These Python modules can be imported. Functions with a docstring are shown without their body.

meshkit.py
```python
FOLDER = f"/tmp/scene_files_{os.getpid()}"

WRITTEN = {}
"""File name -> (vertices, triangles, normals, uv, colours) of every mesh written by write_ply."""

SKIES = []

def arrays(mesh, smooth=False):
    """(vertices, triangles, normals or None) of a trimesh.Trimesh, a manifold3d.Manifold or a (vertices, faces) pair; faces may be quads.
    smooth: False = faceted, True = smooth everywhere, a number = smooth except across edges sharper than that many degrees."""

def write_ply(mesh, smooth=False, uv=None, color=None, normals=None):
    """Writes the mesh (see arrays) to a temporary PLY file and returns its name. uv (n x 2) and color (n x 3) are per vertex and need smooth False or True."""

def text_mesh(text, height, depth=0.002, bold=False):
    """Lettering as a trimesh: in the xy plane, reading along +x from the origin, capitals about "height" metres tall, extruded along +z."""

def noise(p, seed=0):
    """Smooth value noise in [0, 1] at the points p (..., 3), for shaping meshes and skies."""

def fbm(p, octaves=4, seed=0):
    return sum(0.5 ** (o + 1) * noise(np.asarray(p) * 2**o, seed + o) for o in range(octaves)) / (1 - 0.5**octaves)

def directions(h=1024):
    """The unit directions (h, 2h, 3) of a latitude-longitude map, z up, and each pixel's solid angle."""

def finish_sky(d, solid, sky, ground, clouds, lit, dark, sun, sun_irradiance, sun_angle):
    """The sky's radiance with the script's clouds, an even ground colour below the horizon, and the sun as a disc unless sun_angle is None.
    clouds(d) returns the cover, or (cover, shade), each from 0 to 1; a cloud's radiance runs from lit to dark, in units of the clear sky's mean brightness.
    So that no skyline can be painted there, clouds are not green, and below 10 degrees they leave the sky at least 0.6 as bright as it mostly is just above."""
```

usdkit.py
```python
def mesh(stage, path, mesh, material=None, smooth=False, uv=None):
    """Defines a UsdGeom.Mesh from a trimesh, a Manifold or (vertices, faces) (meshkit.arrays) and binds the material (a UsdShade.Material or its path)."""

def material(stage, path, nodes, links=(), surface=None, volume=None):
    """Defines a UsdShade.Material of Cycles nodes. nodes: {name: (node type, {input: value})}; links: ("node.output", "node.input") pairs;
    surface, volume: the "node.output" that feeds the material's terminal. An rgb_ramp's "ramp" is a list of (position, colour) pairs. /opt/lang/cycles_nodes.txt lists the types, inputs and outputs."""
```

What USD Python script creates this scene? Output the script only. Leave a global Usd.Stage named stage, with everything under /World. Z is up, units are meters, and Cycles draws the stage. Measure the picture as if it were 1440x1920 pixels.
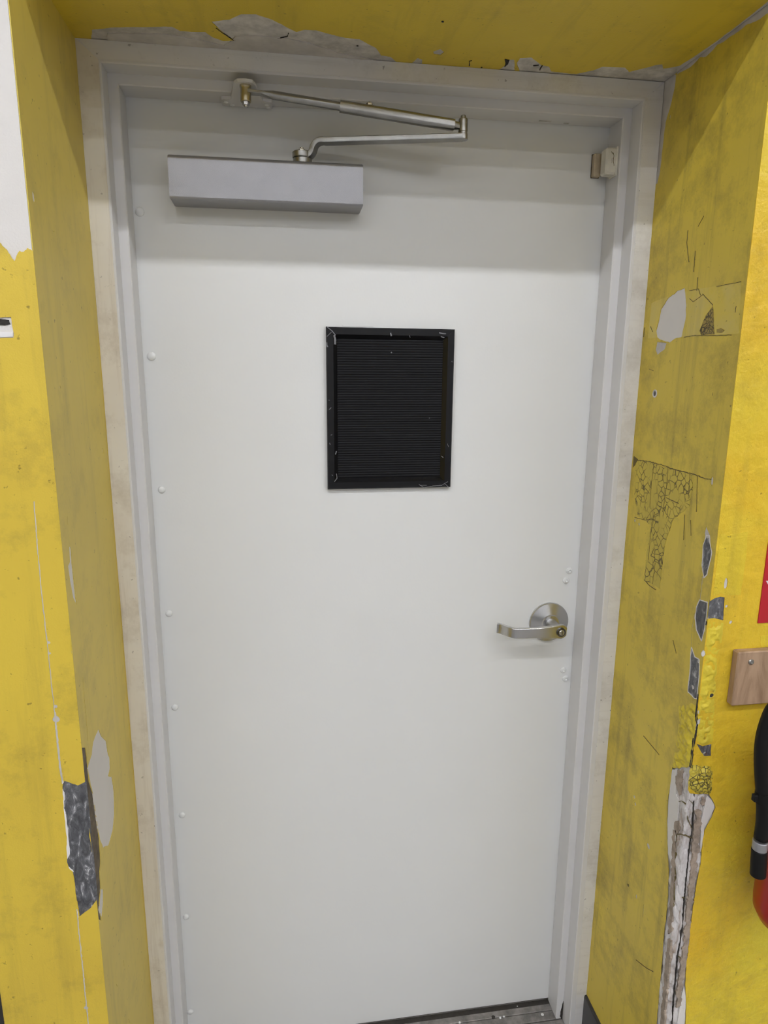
import math, random, sys
import numpy as np
import trimesh
import manifold3d as m3
import shapely
from shapely.geometry import Polygon, LineString, box as sbox, Point
from shapely.ops import unary_union
from pxr import Usd, UsdGeom, UsdLux, UsdShade, Gf, Sdf, Vt
import usdkit, meshkit

random.seed(7)
RNG = np.random.default_rng(7)
stage = Usd.Stage.CreateInMemory()
UsdGeom.SetStageUpAxis(stage, UsdGeom.Tokens.z)
UsdGeom.SetStageMetersPerUnit(stage, 1.0)
world = UsdGeom.Xform.Define(stage, '/World')
stage.SetDefaultPrim(world.GetPrim())
UsdGeom.Scope.Define(stage, '/World/Looks')

# ------------------------------------------------------------------ camera, lamps, exposure
F_PX = 1250.29
CAM = np.array([-0.18764, -1.26661, 1.56427])
C_R = np.array([0.98899081, -0.14781918, 0.00683128])
C_U = np.array([0.02446819, 0.20888569, 0.97763392])
C_F = np.array([0.14594, 0.96670381, -0.2102029])
cam = UsdGeom.Camera.Define(stage, '/World/camera')
cam.AddTransformOp().Set(Gf.Matrix4d(*C_R, 0, *C_U, 0, *(-C_F), 0, *CAM, 1))
cam.CreateHorizontalApertureAttr(36.0)
cam.CreateVerticalApertureAttr(48.0)
cam.CreateFocalLengthAttr(36.0 * F_PX / 1440)
cam.CreateClippingRangeAttr(Gf.Vec2f(0.02, 60))
EXPOSURE = -1.56
cam.CreateExposureAttr(EXPOSURE)

CEIL = 4.30
# rows of bare linear lamps under the ceiling, parallel to the door wall: (y, radiance); the rows are built with the room below
LAMP_Z = 4.13
LAMP_ROWS = [(-2.78, 178.0), (-4.45, 74.0), (-6.35, 54.0), (-8.2, 76.0)]
LAMP_COLOR = (0.968, 0.982, 1.035)

def ray_on(px, axis, val):
    """the point of the plane axis = val that the photograph shows at pixel px"""
    d = C_F + C_R * (px[0] - 720) / F_PX - C_U * (px[1] - 960) / F_PX
    return CAM + d * (val - CAM[axis]) / d[axis]

# ------------------------------------------------------------------ measures (metres)
XE = 0.4413                 # half the clear opening between the stops
STOP = 0.0168
XD = XE + STOP
XL, XR = -(XD + 0.0359), XD + 0.0374      # reveals
ZE = 2.016
ZS = ZE + STOP + 0.0317                   # underside of the lintel
YC, YD = -0.0378, 0.0514                  # frame face, door face
YA = -0.3215                              # front of the wall
T = 0.0012                                # paint layer

# ------------------------------------------------------------------ helpers
_names = {}
def numbered(path):
    n = _names.get(path, -1) + 1
    _names[path] = n
    return path if n == 0 else f'{path}_{n:03d}'

def pathof(parent):
    if parent is None: return '/World'
    return str(parent.GetPath())

def obj(name, mesh, mat, parent=None, smooth=False, label=None, kind=None):
    m = usdkit.mesh(stage, numbered(pathof(parent) + '/' + name), mesh, mat, smooth=smooth)
    p = m.GetPrim()
    if label: p.SetCustomDataByKey('label', label)
    if kind: p.SetCustomDataByKey('kind', kind)
    return p

def thing(name, label, cat, kind=None, group=None):
    x = UsdGeom.Xform.Define(stage, numbered('/World/' + name)).GetPrim()
    tag(x, label, cat, kind, group)
    return x

def tag(p, label, cat, kind=None, group=None):
    p.SetCustomDataByKey('label', label); p.SetCustomDataByKey('category', cat)
    if kind: p.SetCustomDataByKey('kind', kind)
    if group: p.SetCustomDataByKey('group', group)
    return p

def cat_(*ms): return trimesh.util.concatenate([m for m in ms])

def hullmesh(pts):
    return trimesh.PointCloud(np.asarray(pts)).convex_hull

def rbox(lo, hi, c=0.001):
    """box with chamfered edges"""
    lo, hi = np.array(lo, float), np.array(hi, float)
    c = min(c, *(0.45 * (hi - lo)))
    P = []
    for ax in range(3):
        for s in np.ndindex(2, 2, 2):
            q = [(lo[k] + c if s[k] == 0 else hi[k] - c) for k in range(3)]
            q[ax] = lo[ax] if s[ax] == 0 else hi[ax]
            P.append(q)
    return hullmesh(P)

def lathe(profile, centre, axis, n=40):
    """profile of (radius, height); revolved about axis through centre"""
    m = trimesh.creation.revolve(np.array(profile, float), sections=n)
    z = np.array(axis, float); z /= np.linalg.norm(z)
    M = trimesh.geometry.align_vectors([0, 0, 1], z)
    m.apply_transform(M); m.apply_translation(centre)
    return m

def rod(a, b, r, n=20, r2=None):
    a, b = np.array(a, float), np.array(b, float)
    L = np.linalg.norm(b - a); r2 = r if r2 is None else r2
    c = min(0.0006, 0.2 * r)
    return lathe([(0, 0), (r - c, 0), (r, c), (r2, L - c), (r2 - c, L), (0, L)], a, b - a, n)

def sweep(path, sections, up=(0, 0, 1)):
    """sweeps per-point 2D sections (list of k x 2 arrays, same k) along path; section x is sideways, y is along up"""
    path = np.array(path, float); up = np.array(up, float)
    k = len(sections[0]); V = []
    for i, p in enumerate(path):
        t = path[min(i + 1, len(path) - 1)] - path[max(i - 1, 0)]; t /= np.linalg.norm(t)
        s = np.cross(t, up); s /= np.linalg.norm(s); u = np.cross(s, t)
        V += [p + s * a + u * b for a, b in sections[i]]
    Fc = []
    for i in range(len(path) - 1):
        for j in range(k):
            a, b = i * k + j, i * k + (j + 1) % k
            Fc += [[a, b, b + k], [a, b + k, a + k]]
    n = len(path)
    V += [path[0], path[-1]]
    for j in range(k):
        Fc += [[n * k, (j + 1) % k, j], [n * k + 1, (n - 1) * k + j, (n - 1) * k + (j + 1) % k]]
    m = trimesh.Trimesh(V, Fc, process=False); m.fix_normals()
    return m

def tube(path, r, n=16):
    path = np.array(path, float)
    a = np.linspace(0, 2 * np.pi, n, endpoint=False)
    rr = np.full(len(path), r) if np.ndim(r) == 0 else np.asarray(r)
    V, Fc = [], []
    t0 = path[1] - path[0]; u = np.cross(t0, [0.3, 0.9, 0.2]); u /= np.linalg.norm(u)
    for i, p in enumerate(path):
        t = path[min(i + 1, len(path) - 1)] - path[max(i - 1, 0)]; t /= np.linalg.norm(t)
        u = u - t * (u @ t); u /= np.linalg.norm(u); w = np.cross(t, u)
        V += list(p + rr[i] * (np.cos(a)[:, None] * u + np.sin(a)[:, None] * w))
    for i in range(len(path) - 1):
        for j in range(n):
            A, B = i * n + j, i * n + (j + 1) % n
            Fc += [[A, B, B + n], [A, B + n, A + n]]
    L = len(V); V += [path[0], path[-1]]
    for j in range(n):
        Fc += [[L, (j + 1) % n, j], [L + 1, L - n + j, L - n + (j + 1) % n]]
    m = trimesh.Trimesh(V, Fc, process=False); m.fix_normals()
    return m

def smoothpath(pts, n=40):
    from scipy.interpolate import splprep, splev
    pts = np.array(pts, float)
    tck, _ = splprep(pts.T, s=0, k=min(3, len(pts) - 1))
    return np.array(splev(np.linspace(0, 1, n), tck)).T

def rrect(w, h, r=0.001, n=3):
    """rounded rectangle section"""
    out = []
    for cx, cy, a0 in ((1, 1, 0), (-1, 1, 90), (-1, -1, 180), (1, -1, 270)):
        for a in np.linspace(a0, a0 + 90, n):
            out.append((cx * (w / 2 - r) + r * math.cos(math.radians(a)), cy * (h / 2 - r) + r * math.sin(math.radians(a))))
    return np.array(out)

# planes of the walls: (axis, coordinate of the outer paint face, inward sign, the two in-plane axes)
class Plane:
    def __init__(s, axis, val, inward):
        s.axis, s.val, s.inw = axis, val, inward
        s.ab = [k for k in range(3) if k != axis]
    def px(s, pts):
        return [tuple(ray_on(p, s.axis, s.val)[s.ab]) for p in pts]
    def solid(s, poly, d0, d1):
        """extrudes a 2D polygon from depth d0 to d1 (metres into the wall; negative = proud)"""
        out = []
        for g in getattr(poly, 'geoms', [poly]):
            if g.is_empty or g.area < 1e-8: continue
            m = trimesh.creation.extrude_polygon(g, 1.0, engine='earcut')
            v = m.vertices; w = np.zeros_like(v)
            w[:, s.ab[0]], w[:, s.ab[1]] = v[:, 0], v[:, 1]
            w[:, s.axis] = s.val + s.inw * (d0 + (d1 - d0) * v[:, 2])
            mm = trimesh.Trimesh(w, m.faces, process=False); mm.fix_normals()
            out.append(mm)
        return cat_(*out)
FRONT = Plane(1, YA, 1)
LEFT = Plane(0, XL, -1)
RIGHT = Plane(0, XR, 1)
SOFFIT = Plane(2, ZS, 1)

def ragged(pts, amp=0.0012, step=0.004, seed=0, scale=90.0):
    """a torn-edged polygon: the outline is cut into steps and pushed about by noise"""
    p = Polygon(pts).buffer(0)
    if p.is_empty: return p
    p = shapely.segmentize(p, step)
    outs = []
    for g in getattr(p, 'geoms', [p]):
        c = np.array(g.exterior.coords)[:-1]
        q = np.column_stack([c * scale, np.full(len(c), seed * 3.7)])
        dx = meshkit.fbm(q, 3, seed) - .5; dy = meshkit.fbm(q + 31.7, 3, seed + 5) - .5
        outs.append(Polygon(c + 2.6 * amp * np.column_stack([dx, dy])).buffer(0))
    return unary_union(outs)

def ppx(plane, pts, **k): return ragged(plane.px(pts), **k)

def line_px(plane, pts, w, seed=0, amp=0.0006):
    L = LineString(plane.px(pts))
    return ragged(list(L.buffer(w / 2, cap_style=2).exterior.coords), amp=amp, step=0.003, seed=seed, scale=250)

def blob(plane, px, r, seed=0, squash=1.0):
    c = plane.px([px])[0]
    g = shapely.affinity.scale(Point(c).buffer(r, 12), 1, squash)
    return ragged(list(g.exterior.coords), amp=r * .35, step=r / 4, seed=seed, scale=1.2 / r / 2)

# ------------------------------------------------------------------ materials
def mat(name, nodes, links, surface='p.BSDF'):
    return usdkit.material(stage, '/World/Looks/' + name, nodes, links, surface=surface)

def plain(name, col, rough=.5, metal=0.0, bump=0.0, bscale=300, var=0.0, vscale=6, spec=.5, coat=0.0):
    c2 = [max(0, x * (1 - var)) for x in col]
    nodes = {'tc': ('texture_coordinate', {}),
             'n': ('noise_texture', {'scale': vscale, 'detail': 6.0, 'roughness': .6}),
             'r': ('rgb_ramp', {'ramp': [(.35, c2), (.65, col)]}),
             'b': ('noise_texture', {'scale': bscale, 'detail': 3.0}),
             'bm': ('bump', {'strength': bump, 'distance': .001}),
             'p': ('principled_bsdf', {'roughness': rough, 'metallic': metal, 'specular_ior_level': spec, 'coat_weight': coat})}
    L = [('tc.object', 'n.vector'), ('tc.object', 'b.vector'), ('n.fac', 'r.fac'), ('r.color', 'p.base_color'),
         ('b.fac', 'bm.height')]
    if bump: L.append(('bm.normal', 'p.normal'))
    return mat(name, nodes, L)

def painted(name, base, alt, grime_shade, g_amt, lo=.52, hi=.78, rough=.45, stipple=.25, lump=.25, lump_scale=18., tone_scale=4., streak=.35, sdir=(30, 30, 2.2)):
    """brush-painted plaster: tone drift, rubbed-in dirt, vertical streaks, specks, roller stipple"""
    nodes = {
        'tc': ('texture_coordinate', {}),
        'n1': ('noise_texture', {'scale': tone_scale, 'detail': 5.0, 'roughness': .55, 'distortion': .4}),
        'r1': ('rgb_ramp', {'ramp': [(.36, base), (.62, alt)]}),
        'n2': ('noise_texture', {'scale': 11.0, 'detail': 9.0, 'roughness': .72}),
        'r2': ('rgb_ramp', {'ramp': [(lo, (0, 0, 0)), (hi, (g_amt,) * 3)]}),
        'mp': ('mapping', {'scale': sdir}),
        'n3': ('noise_texture', {'scale': 1.0, 'detail': 6.0, 'roughness': .65}),
        'r3': ('rgb_ramp', {'ramp': [(.52, (0, 0, 0)), (.80, (streak,) * 3)]}),
        'n4': ('noise_texture', {'scale': 120.0, 'detail': 3.0, 'roughness': .5}),
        'r4': ('rgb_ramp', {'ramp': [(.70, (0, 0, 0)), (.76, (.55,) * 3)]}),
        'm1': ('mix', {'mix_type': 'mix', 'color2': grime_shade}),
        'm2': ('mix', {'mix_type': 'mix', 'color2': grime_shade}),
        'm3': ('mix', {'mix_type': 'mix', 'color2': [.3 * g for g in grime_shade]}),
        'ns': ('noise_texture', {'scale': 420.0, 'detail': 3.0}),
        'nl': ('noise_texture', {'scale': lump_scale, 'detail': 5.0, 'roughness': .55}),
        'b1': ('bump', {'strength': lump, 'distance': .006}),
        'b2': ('bump', {'strength': stipple, 'distance': .001}),
        'p': ('principled_bsdf', {'roughness': rough, 'specular_ior_level': .4}),
    }
    L = [('tc.object', f'{n}.vector') for n in ('n1', 'n2', 'n4', 'ns', 'nl', 'mp')]
    L += [('mp.vector', 'n3.vector'), ('n1.fac', 'r1.fac'), ('n2.fac', 'r2.fac'), ('n3.fac', 'r3.fac'), ('n4.fac', 'r4.fac'),
          ('r1.color', 'm1.color1'), ('r2.color', 'm1.fac'), ('m1.color', 'm2.color1'), ('r3.color', 'm2.fac'),
          ('m2.color', 'm3.color1'), ('r4.color', 'm3.fac'), ('m3.color', 'p.base_color'),
          ('nl.fac', 'b1.height'), ('ns.fac', 'b2.height'), ('b1.normal', 'b2.normal'), ('b2.normal', 'p.normal')]
    return mat(name, nodes, L)

def crackled(name, base, line, scale, width=.02):
    nodes = {
        'tc': ('texture_coordinate', {}),
        'nd': ('noise_texture', {'scale': 35.0, 'detail': 3.0}),
        'mx': ('vector_math', {'math_type': 'multiply_add', 'vector2': (.012,) * 3}),
        'v': ('voronoi_texture', {'feature': 'distance_to_edge', 'scale': scale}),
        'r': ('rgb_ramp', {'ramp': [(0.0, (1, 1, 1)), (width, (.8,) * 3), (width * 2.2, (0, 0, 0))]}),
        'k': ('noise_texture', {'scale': 28.0, 'detail': 4.0}),
        'kr': ('rgb_ramp', {'ramp': [(.38, (0, 0, 0)), (.52, (1, 1, 1))]}),
        'mu': ('mix', {'mix_type': 'multiply', 'fac': 1.0}),
        'n1': ('noise_texture', {'scale': 9.0, 'detail': 6.0}),
        'r1': ('rgb_ramp', {'ramp': [(.35, [b * .82 for b in base]), (.65, base)]}),
        'm': ('mix', {'mix_type': 'mix', 'color2': line}),
        'b': ('bump', {'strength': .6, 'distance': .001, 'invert': True}),
        'p': ('principled_bsdf', {'roughness': .55}),
    }
    L = [('tc.object', 'nd.vector'), ('nd.color', 'mx.vector1'), ('tc.object', 'mx.vector3'), ('mx.vector', 'v.vector'),
         ('v.distance', 'r.fac'), ('tc.object', 'k.vector'), ('k.fac', 'kr.fac'), ('r.color', 'mu.color1'), ('kr.color', 'mu.color2'),
         ('tc.object', 'n1.vector'), ('n1.fac', 'r1.fac'), ('r1.color', 'm.color1'), ('mu.color', 'm.fac'), ('m.color', 'p.base_color'),
         ('mu.color', 'b.height'), ('b.normal', 'p.normal')]
    return mat(name, nodes, L)

YEL = (.66, .475, .045)
M = {}
M['yellow_left'] = painted('yellow_left', (.66, .48, .052), (.62, .44, .05), (.20, .155, .035), .55)
M['yellow_reveal_left'] = painted('yellow_reveal_left', (.67, .52, .095), (.62, .48, .09), (.26, .21, .07), .40, stipple=.15, lump=.08)
M['yellow_reveal_right'] = painted('yellow_reveal_right', (.68, .52, .06), (.62, .47, .062), (.17, .125, .03), .70, lo=.48, hi=.76, stipple=.2, lump=.14, streak=.65)
M['yellow_right'] = painted('yellow_right', (.70, .45, .024), (.66, .53, .04), (.30, .21, .03), .5, lump=1.0, lump_scale=26., tone_scale=2.6)
M['yellow_soffit'] = painted('yellow_soffit', (.70, .52, .042), (.65, .48, .038), (.25, .19, .03), .4, stipple=.3, lump=.1, sdir=(30, 4, 30))
M['lemon'] = painted('lemon_paint', (.68, .54, .045), (.64, .50, .04), (.34, .27, .04), .35, lump=.4, lump_scale=30.)
M['touch'] = painted('touch_up_paint', (.70, .52, .035), (.67, .49, .03), (.30, .21, .03), .5, lump=1.0, lump_scale=26.)
M['crackle'] = crackled('crackled_yellow', (.58, .45, .06), (.10, .075, .02), 75, .03)
M['crackle_flake'] = crackled('crackled_flake', (.62, .50, .06), (.05, .04, .012), 135, .05)
M['crackle_dark'] = crackled('crackled_dark', (.34, .25, .055), (.04, .03, .012), 170, .06)
M['plaster'] = plain('bare_plaster', (.62, .59, .56), .85, bump=.35, bscale=180, var=.22, vscale=26)
M['primer'] = plain('white_wall_paint', (.70, .67, .63), .6, bump=.3, bscale=420, var=.06, vscale=7)
M['caulk'] = plain('grey_filler', (.68, .65, .61), .8, bump=.9, bscale=70, var=.38, vscale=38)
M['frame'] = plain('white_frame_paint', (.68, .67, .66), .38, bump=.12, bscale=500, var=.05, vscale=9)
M['frame_dirty'] = painted('aged_frame_paint', (.74, .71, .63), (.68, .63, .54), (.36, .29, .20), .55, lo=.50, hi=.74, rough=.5, stipple=.15, lump=.06, streak=.55, sdir=(60, 60, 3))
M['frame_head'] = painted('head_frame_paint', (.73, .72, .69), (.67, .65, .62), (.36, .32, .26), .50, lo=.50, hi=.76, rough=.5, stipple=.2, lump=.08, streak=.3, sdir=(4, 60, 60))
M['door'] = plain('white_door_paint', (.72, .725, .71), .36, bump=.10, bscale=260, var=.02, vscale=2.5)
M['bolt'] = plain('painted_bolt', (.72, .725, .71), .4)
M['band'] = painted('overpainted_band', (.62, .50, .13), (.66, .51, .07), (.20, .15, .04), .5, tone_scale=22., streak=.4)
M['black'] = plain('gloss_black', (.006, .006, .007), .12, bump=.25, bscale=45, spec=.38)
M['black_rib'] = plain('ribbed_black', (.008, .008, .009), .5, spec=.10)
M['smear'] = plain('pale_smear', (.16, .16, .17), .5)
M['alu'] = plain('silver_enamel', (.40, .40, .42), .42, metal=.7, bump=.25, bscale=1400, var=.04, vscale=40)
M['zinc'] = plain('dull_zinc_steel', (.42, .415, .395), .32, metal=1.0, bump=.1, bscale=500, var=.2, vscale=30)
M['brass'] = plain('zinc_yellow_plated', (.50, .46, .36), .25, metal=1.0)
M['steel'] = plain('satin_steel', (.58, .58, .58), .25, metal=1.0, bump=.05, bscale=900, var=.04)
M['dark_steel'] = plain('dark_steel', (.12, .115, .11), .35, metal=1.0)
M['bead'] = mat('scuffed_galvanised', {
    'tc': ('texture_coordinate', {}), 'mp': ('mapping', {'scale': (110, 110, 48)}),
    'n': ('noise_texture', {'scale': 1.0, 'detail': 8.0, 'roughness': .70, 'distortion': .7}),
    'r': ('rgb_ramp', {'ramp': [(.30, (.06, .06, .065)), (.50, (.13, .132, .14)), (.59, (.22, .22, .23)), (.66, (.56, .56, .56)), (.78, (.66, .66, .65))]}),
    'm': ('rgb_ramp', {'ramp': [(.56, (.45,) * 3), (.64, (0, 0, 0))]}), 'b': ('bump', {'strength': .35, 'distance': .002}),
    'p': ('principled_bsdf', {'roughness': .45})},
    [('tc.object', 'mp.vector'), ('mp.vector', 'n.vector'), ('n.fac', 'r.fac'), ('n.fac', 'm.fac'), ('r.color', 'p.base_color'), ('m.color', 'p.metallic'), ('n.fac', 'b.height'), ('b.normal', 'p.normal')])
M['crackline'] = plain('crack_brown', (.13, .10, .032), .8)
M['grime_shade'] = plain('dark_fill', (.035, .03, .024), .9, var=.4, vscale=90)  # near-black for chips; also paints the shade inside gaps and holes
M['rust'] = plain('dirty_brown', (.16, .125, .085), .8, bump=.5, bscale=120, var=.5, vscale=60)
M['paper'] = plain('brown_board_paper', (.42, .34, .265), .85, bump=.6, bscale=150, var=.45, vscale=70)
M['cream'] = plain('cream_plastic', (.74, .71, .62), .5, bump=.2, bscale=300, var=.12, vscale=60)
M['beige'] = plain('yellowed_plastic', (.55, .45, .31), .5, var=.2, vscale=70)
M['red_sign'] = plain('red_sign', (.42, .010, .018), .4)
M['white_sign'] = plain('white_sign', (.78, .76, .75), .4)
M['red'] = plain('red_enamel', (.34, .012, .010), .3)
M['rubber'] = plain('black_rubber', (.006, .006, .006), .5, spec=.2)
M['base'] = plain('black_cove_base', (.03, .028, .027), .35, var=.3, vscale=30)
M['thresh'] = plain('worn_threshold', (.30, .28, .26), .5, metal=.35, bump=.5, bscale=150, var=.55, vscale=35)
M['floor'] = plain('worn_floor', (.32, .31, .305), .5, var=.15, vscale=3)
M['ceil'] = plain('white_ceiling', (.75, .75, .74), .8)
M['wall'] = plain('pale_wall', (.62, .62, .62), .7, var=.05, vscale=2)
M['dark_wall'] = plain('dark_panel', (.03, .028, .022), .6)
wood_nodes = {'tc': ('texture_coordinate', {}), 'mp': ('mapping', {'scale': (16, 16, 3.0), 'rotation': (0, .25, 0)}),
              'w': ('noise_texture', {'scale': 1.6, 'detail': 7.0, 'roughness': .62, 'distortion': 1.4}),
              'r': ('rgb_ramp', {'ramp': [(.30, (.20, .115, .06)), (.48, (.31, .20, .12)), (.58, (.38, .25, .155)), (.70, (.42, .285, .18))]}),
              'b': ('bump', {'strength': .2, 'distance': .001}),
              'p': ('principled_bsdf', {'roughness': .6})}
M['wood'] = mat('plywood', wood_nodes, [('tc.object', 'mp.vector'), ('mp.vector', 'w.vector'), ('w.fac', 'r.fac'), ('r.color', 'p.base_color'),
                                        ('w.fac', 'b.height'), ('b.normal', 'p.normal')])

# ================================================================== the room behind the camera
B = lambda lo, hi: trimesh.creation.box(bounds=[lo, hi])
X0, X1, Y0 = -5.2, 5.2, -10.0
tag(obj('floor', B((X0, Y0, -.10), (X1, .3, -.008)), M['floor'], kind='structure'), 'grey worn floor in front of the white door', 'floor')
cl_ = thing('ceiling', 'white ceiling with strip lamps high above the door recess', 'ceiling', 'structure')
obj('ceiling_slab', B((X0, Y0, CEIL), (X1, .3, CEIL + .1)), M['ceil'], cl_)
tag(obj('wall_back', B((X0, Y0 - .1, 0), (X1, Y0, CEIL)), M['wall'], kind='structure'), 'pale wall far behind the viewer', 'wall')
tag(obj('wall_side', B((X0 - .1, Y0, 0), (X0, .3, CEIL)), M['wall'], kind='structure'), 'pale side wall far to the left of the door', 'wall')
tag(obj('wall_side', B((X1, Y0, 0), (X1 + .1, .3, CEIL)), M['wall'], kind='structure'), 'pale side wall far to the right of the door', 'wall')

for k, (y, power) in enumerate(LAMP_ROWS):
    lm = usdkit.material(stage, f'/World/Looks/lamp_glow_{k + 1}', {'e': ('emission', {'color': LAMP_COLOR, 'strength': power})}, [], surface='e.emission')
    obj('lamp_housing', B((-4.6, y - .09, LAMP_Z + .025), (4.6, y + .09, CEIL)), M['ceil'], cl_)
    for dy in (-.032, .032):
        tb = trimesh.creation.cylinder(radius=.019, height=9.1, sections=8); tb.apply_transform(trimesh.transformations.rotation_matrix(math.pi / 2, (0, 1, 0))); tb.apply_translation((0, y + dy, LAMP_Z))
        obj('lamp_tube', tb, lm, cl_)

# ================================================================== left wall: pier and reveal
SUB = T + .0004
XPIER = -0.650
ZW = 1.712
wl = thing('wall_left', 'yellow left wall pier with white unpainted top and chipped corner beside the door', 'wall', 'structure')
LIP = .0
def core(x_corner, x_far, segs):
    """wall core whose front corner is cut back by notch = (reach, depth) between given heights"""
    sg = 1 if x_far > x_corner else -1
    out = []
    for z0, z1, reach, dep in segs:
        if reach:
            pts = [(x_corner, .30), (x_corner, YA + reach), (x_corner + sg * dep, YA + reach), (x_corner + sg * dep, YA + dep), (x_corner + sg * reach, YA + dep), (x_corner + sg * reach, YA + SUB), (x_far, YA + SUB), (x_far, .30)]
        else:
            pts = [(x_corner, .30), (x_corner, YA + SUB), (x_far, YA + SUB), (x_far, .30)]
        t = trimesh.creation.extrude_polygon(Polygon(pts), z1 - z0, engine='earcut'); t.apply_translation((0, 0, z0)); out.append(t)
    return cat_(*out)
obj('plaster_core', core(XL - SUB, XPIER, [(-.008, .69, 0, 0), (.69, .985, .034, .016), (.985, CEIL, 0, 0)]), M['primer'], wl, label='off-white plaster under the yellow paint')
# front paint
edge = [(XPIER + .0005, -.008)]
top = []
for k, x in enumerate(np.linspace(XPIER, XL, 140)):
    top.append((x, ZW + .018 * (meshkit.fbm(np.array([x * 75., 1.3, 2.]), 5, 3) - .5) * 2 - .012 * math.exp(-((x + .516) / .006) ** 2)))
front_l = Polygon([(XPIER, -.008), (XL, -.008)] + top[::-1]).buffer(0)
metal_l = ppx(FRONT, [(120, 1464), (136, 1470), (146, 1472), (163, 1464), (166, 1502), (168, 1547), (167, 1565), (173, 1600), (178, 1630),
                      (182, 1665), (181, 1686), (170, 1702), (149, 1719), (142, 1677), (137, 1635), (130, 1630), (125, 1615), (124, 1565),
                      (120, 1527), (117, 1477)], amp=.0015, seed=2)
chip_l = ppx(FRONT, [(-30, 594), (20, 595), (22, 610), (26, 627), (26, 633), (-30, 634)], amp=.0012, seed=3)
crack_l = unary_union([
    line_px(FRONT, [(64, 940), (68, 1000), (75, 1085), (82, 1150), (88, 1200), (92, 1240), (97, 1290), (103, 1340)], .0016, 4, .0007),
    line_px(FRONT, [(103, 1335), (107, 1385), (112, 1435), (118, 1470)], .0030, 5, .0011),
    line_px(FRONT, [(144, 1705), (149, 1760), (155, 1815), (160, 1870), (166, 1925)], .0020, 6, .0009),
    blob(FRONT, (91, 1205), .0022, 7), blob(FRONT, (93, 1225), .0018, 8), blob(FRONT, (105, 1348), .0052, 9), blob(FRONT, (104, 1325), .0026, 10),
    blob(FRONT, (161, 1890), .0034, 11)])
flake_edge = ppx(FRONT, [(133, 1200), (139, 1203), (141, 1228), (134, 1226)], amp=.001, seed=12)
holes = unary_union([metal_l, chip_l, crack_l, flake_edge])
obj('yellow_paint', FRONT.solid(front_l.difference(holes), 0, T), M['yellow_left'], wl, label='scuffed yellow paint of the pier front, ragged along its top edge')
obj('crack_filler', FRONT.solid(crack_l.buffer(.001), T * .55, SUB + .001), M['plaster'], wl, label='thin white crack line running down the pier')
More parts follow.
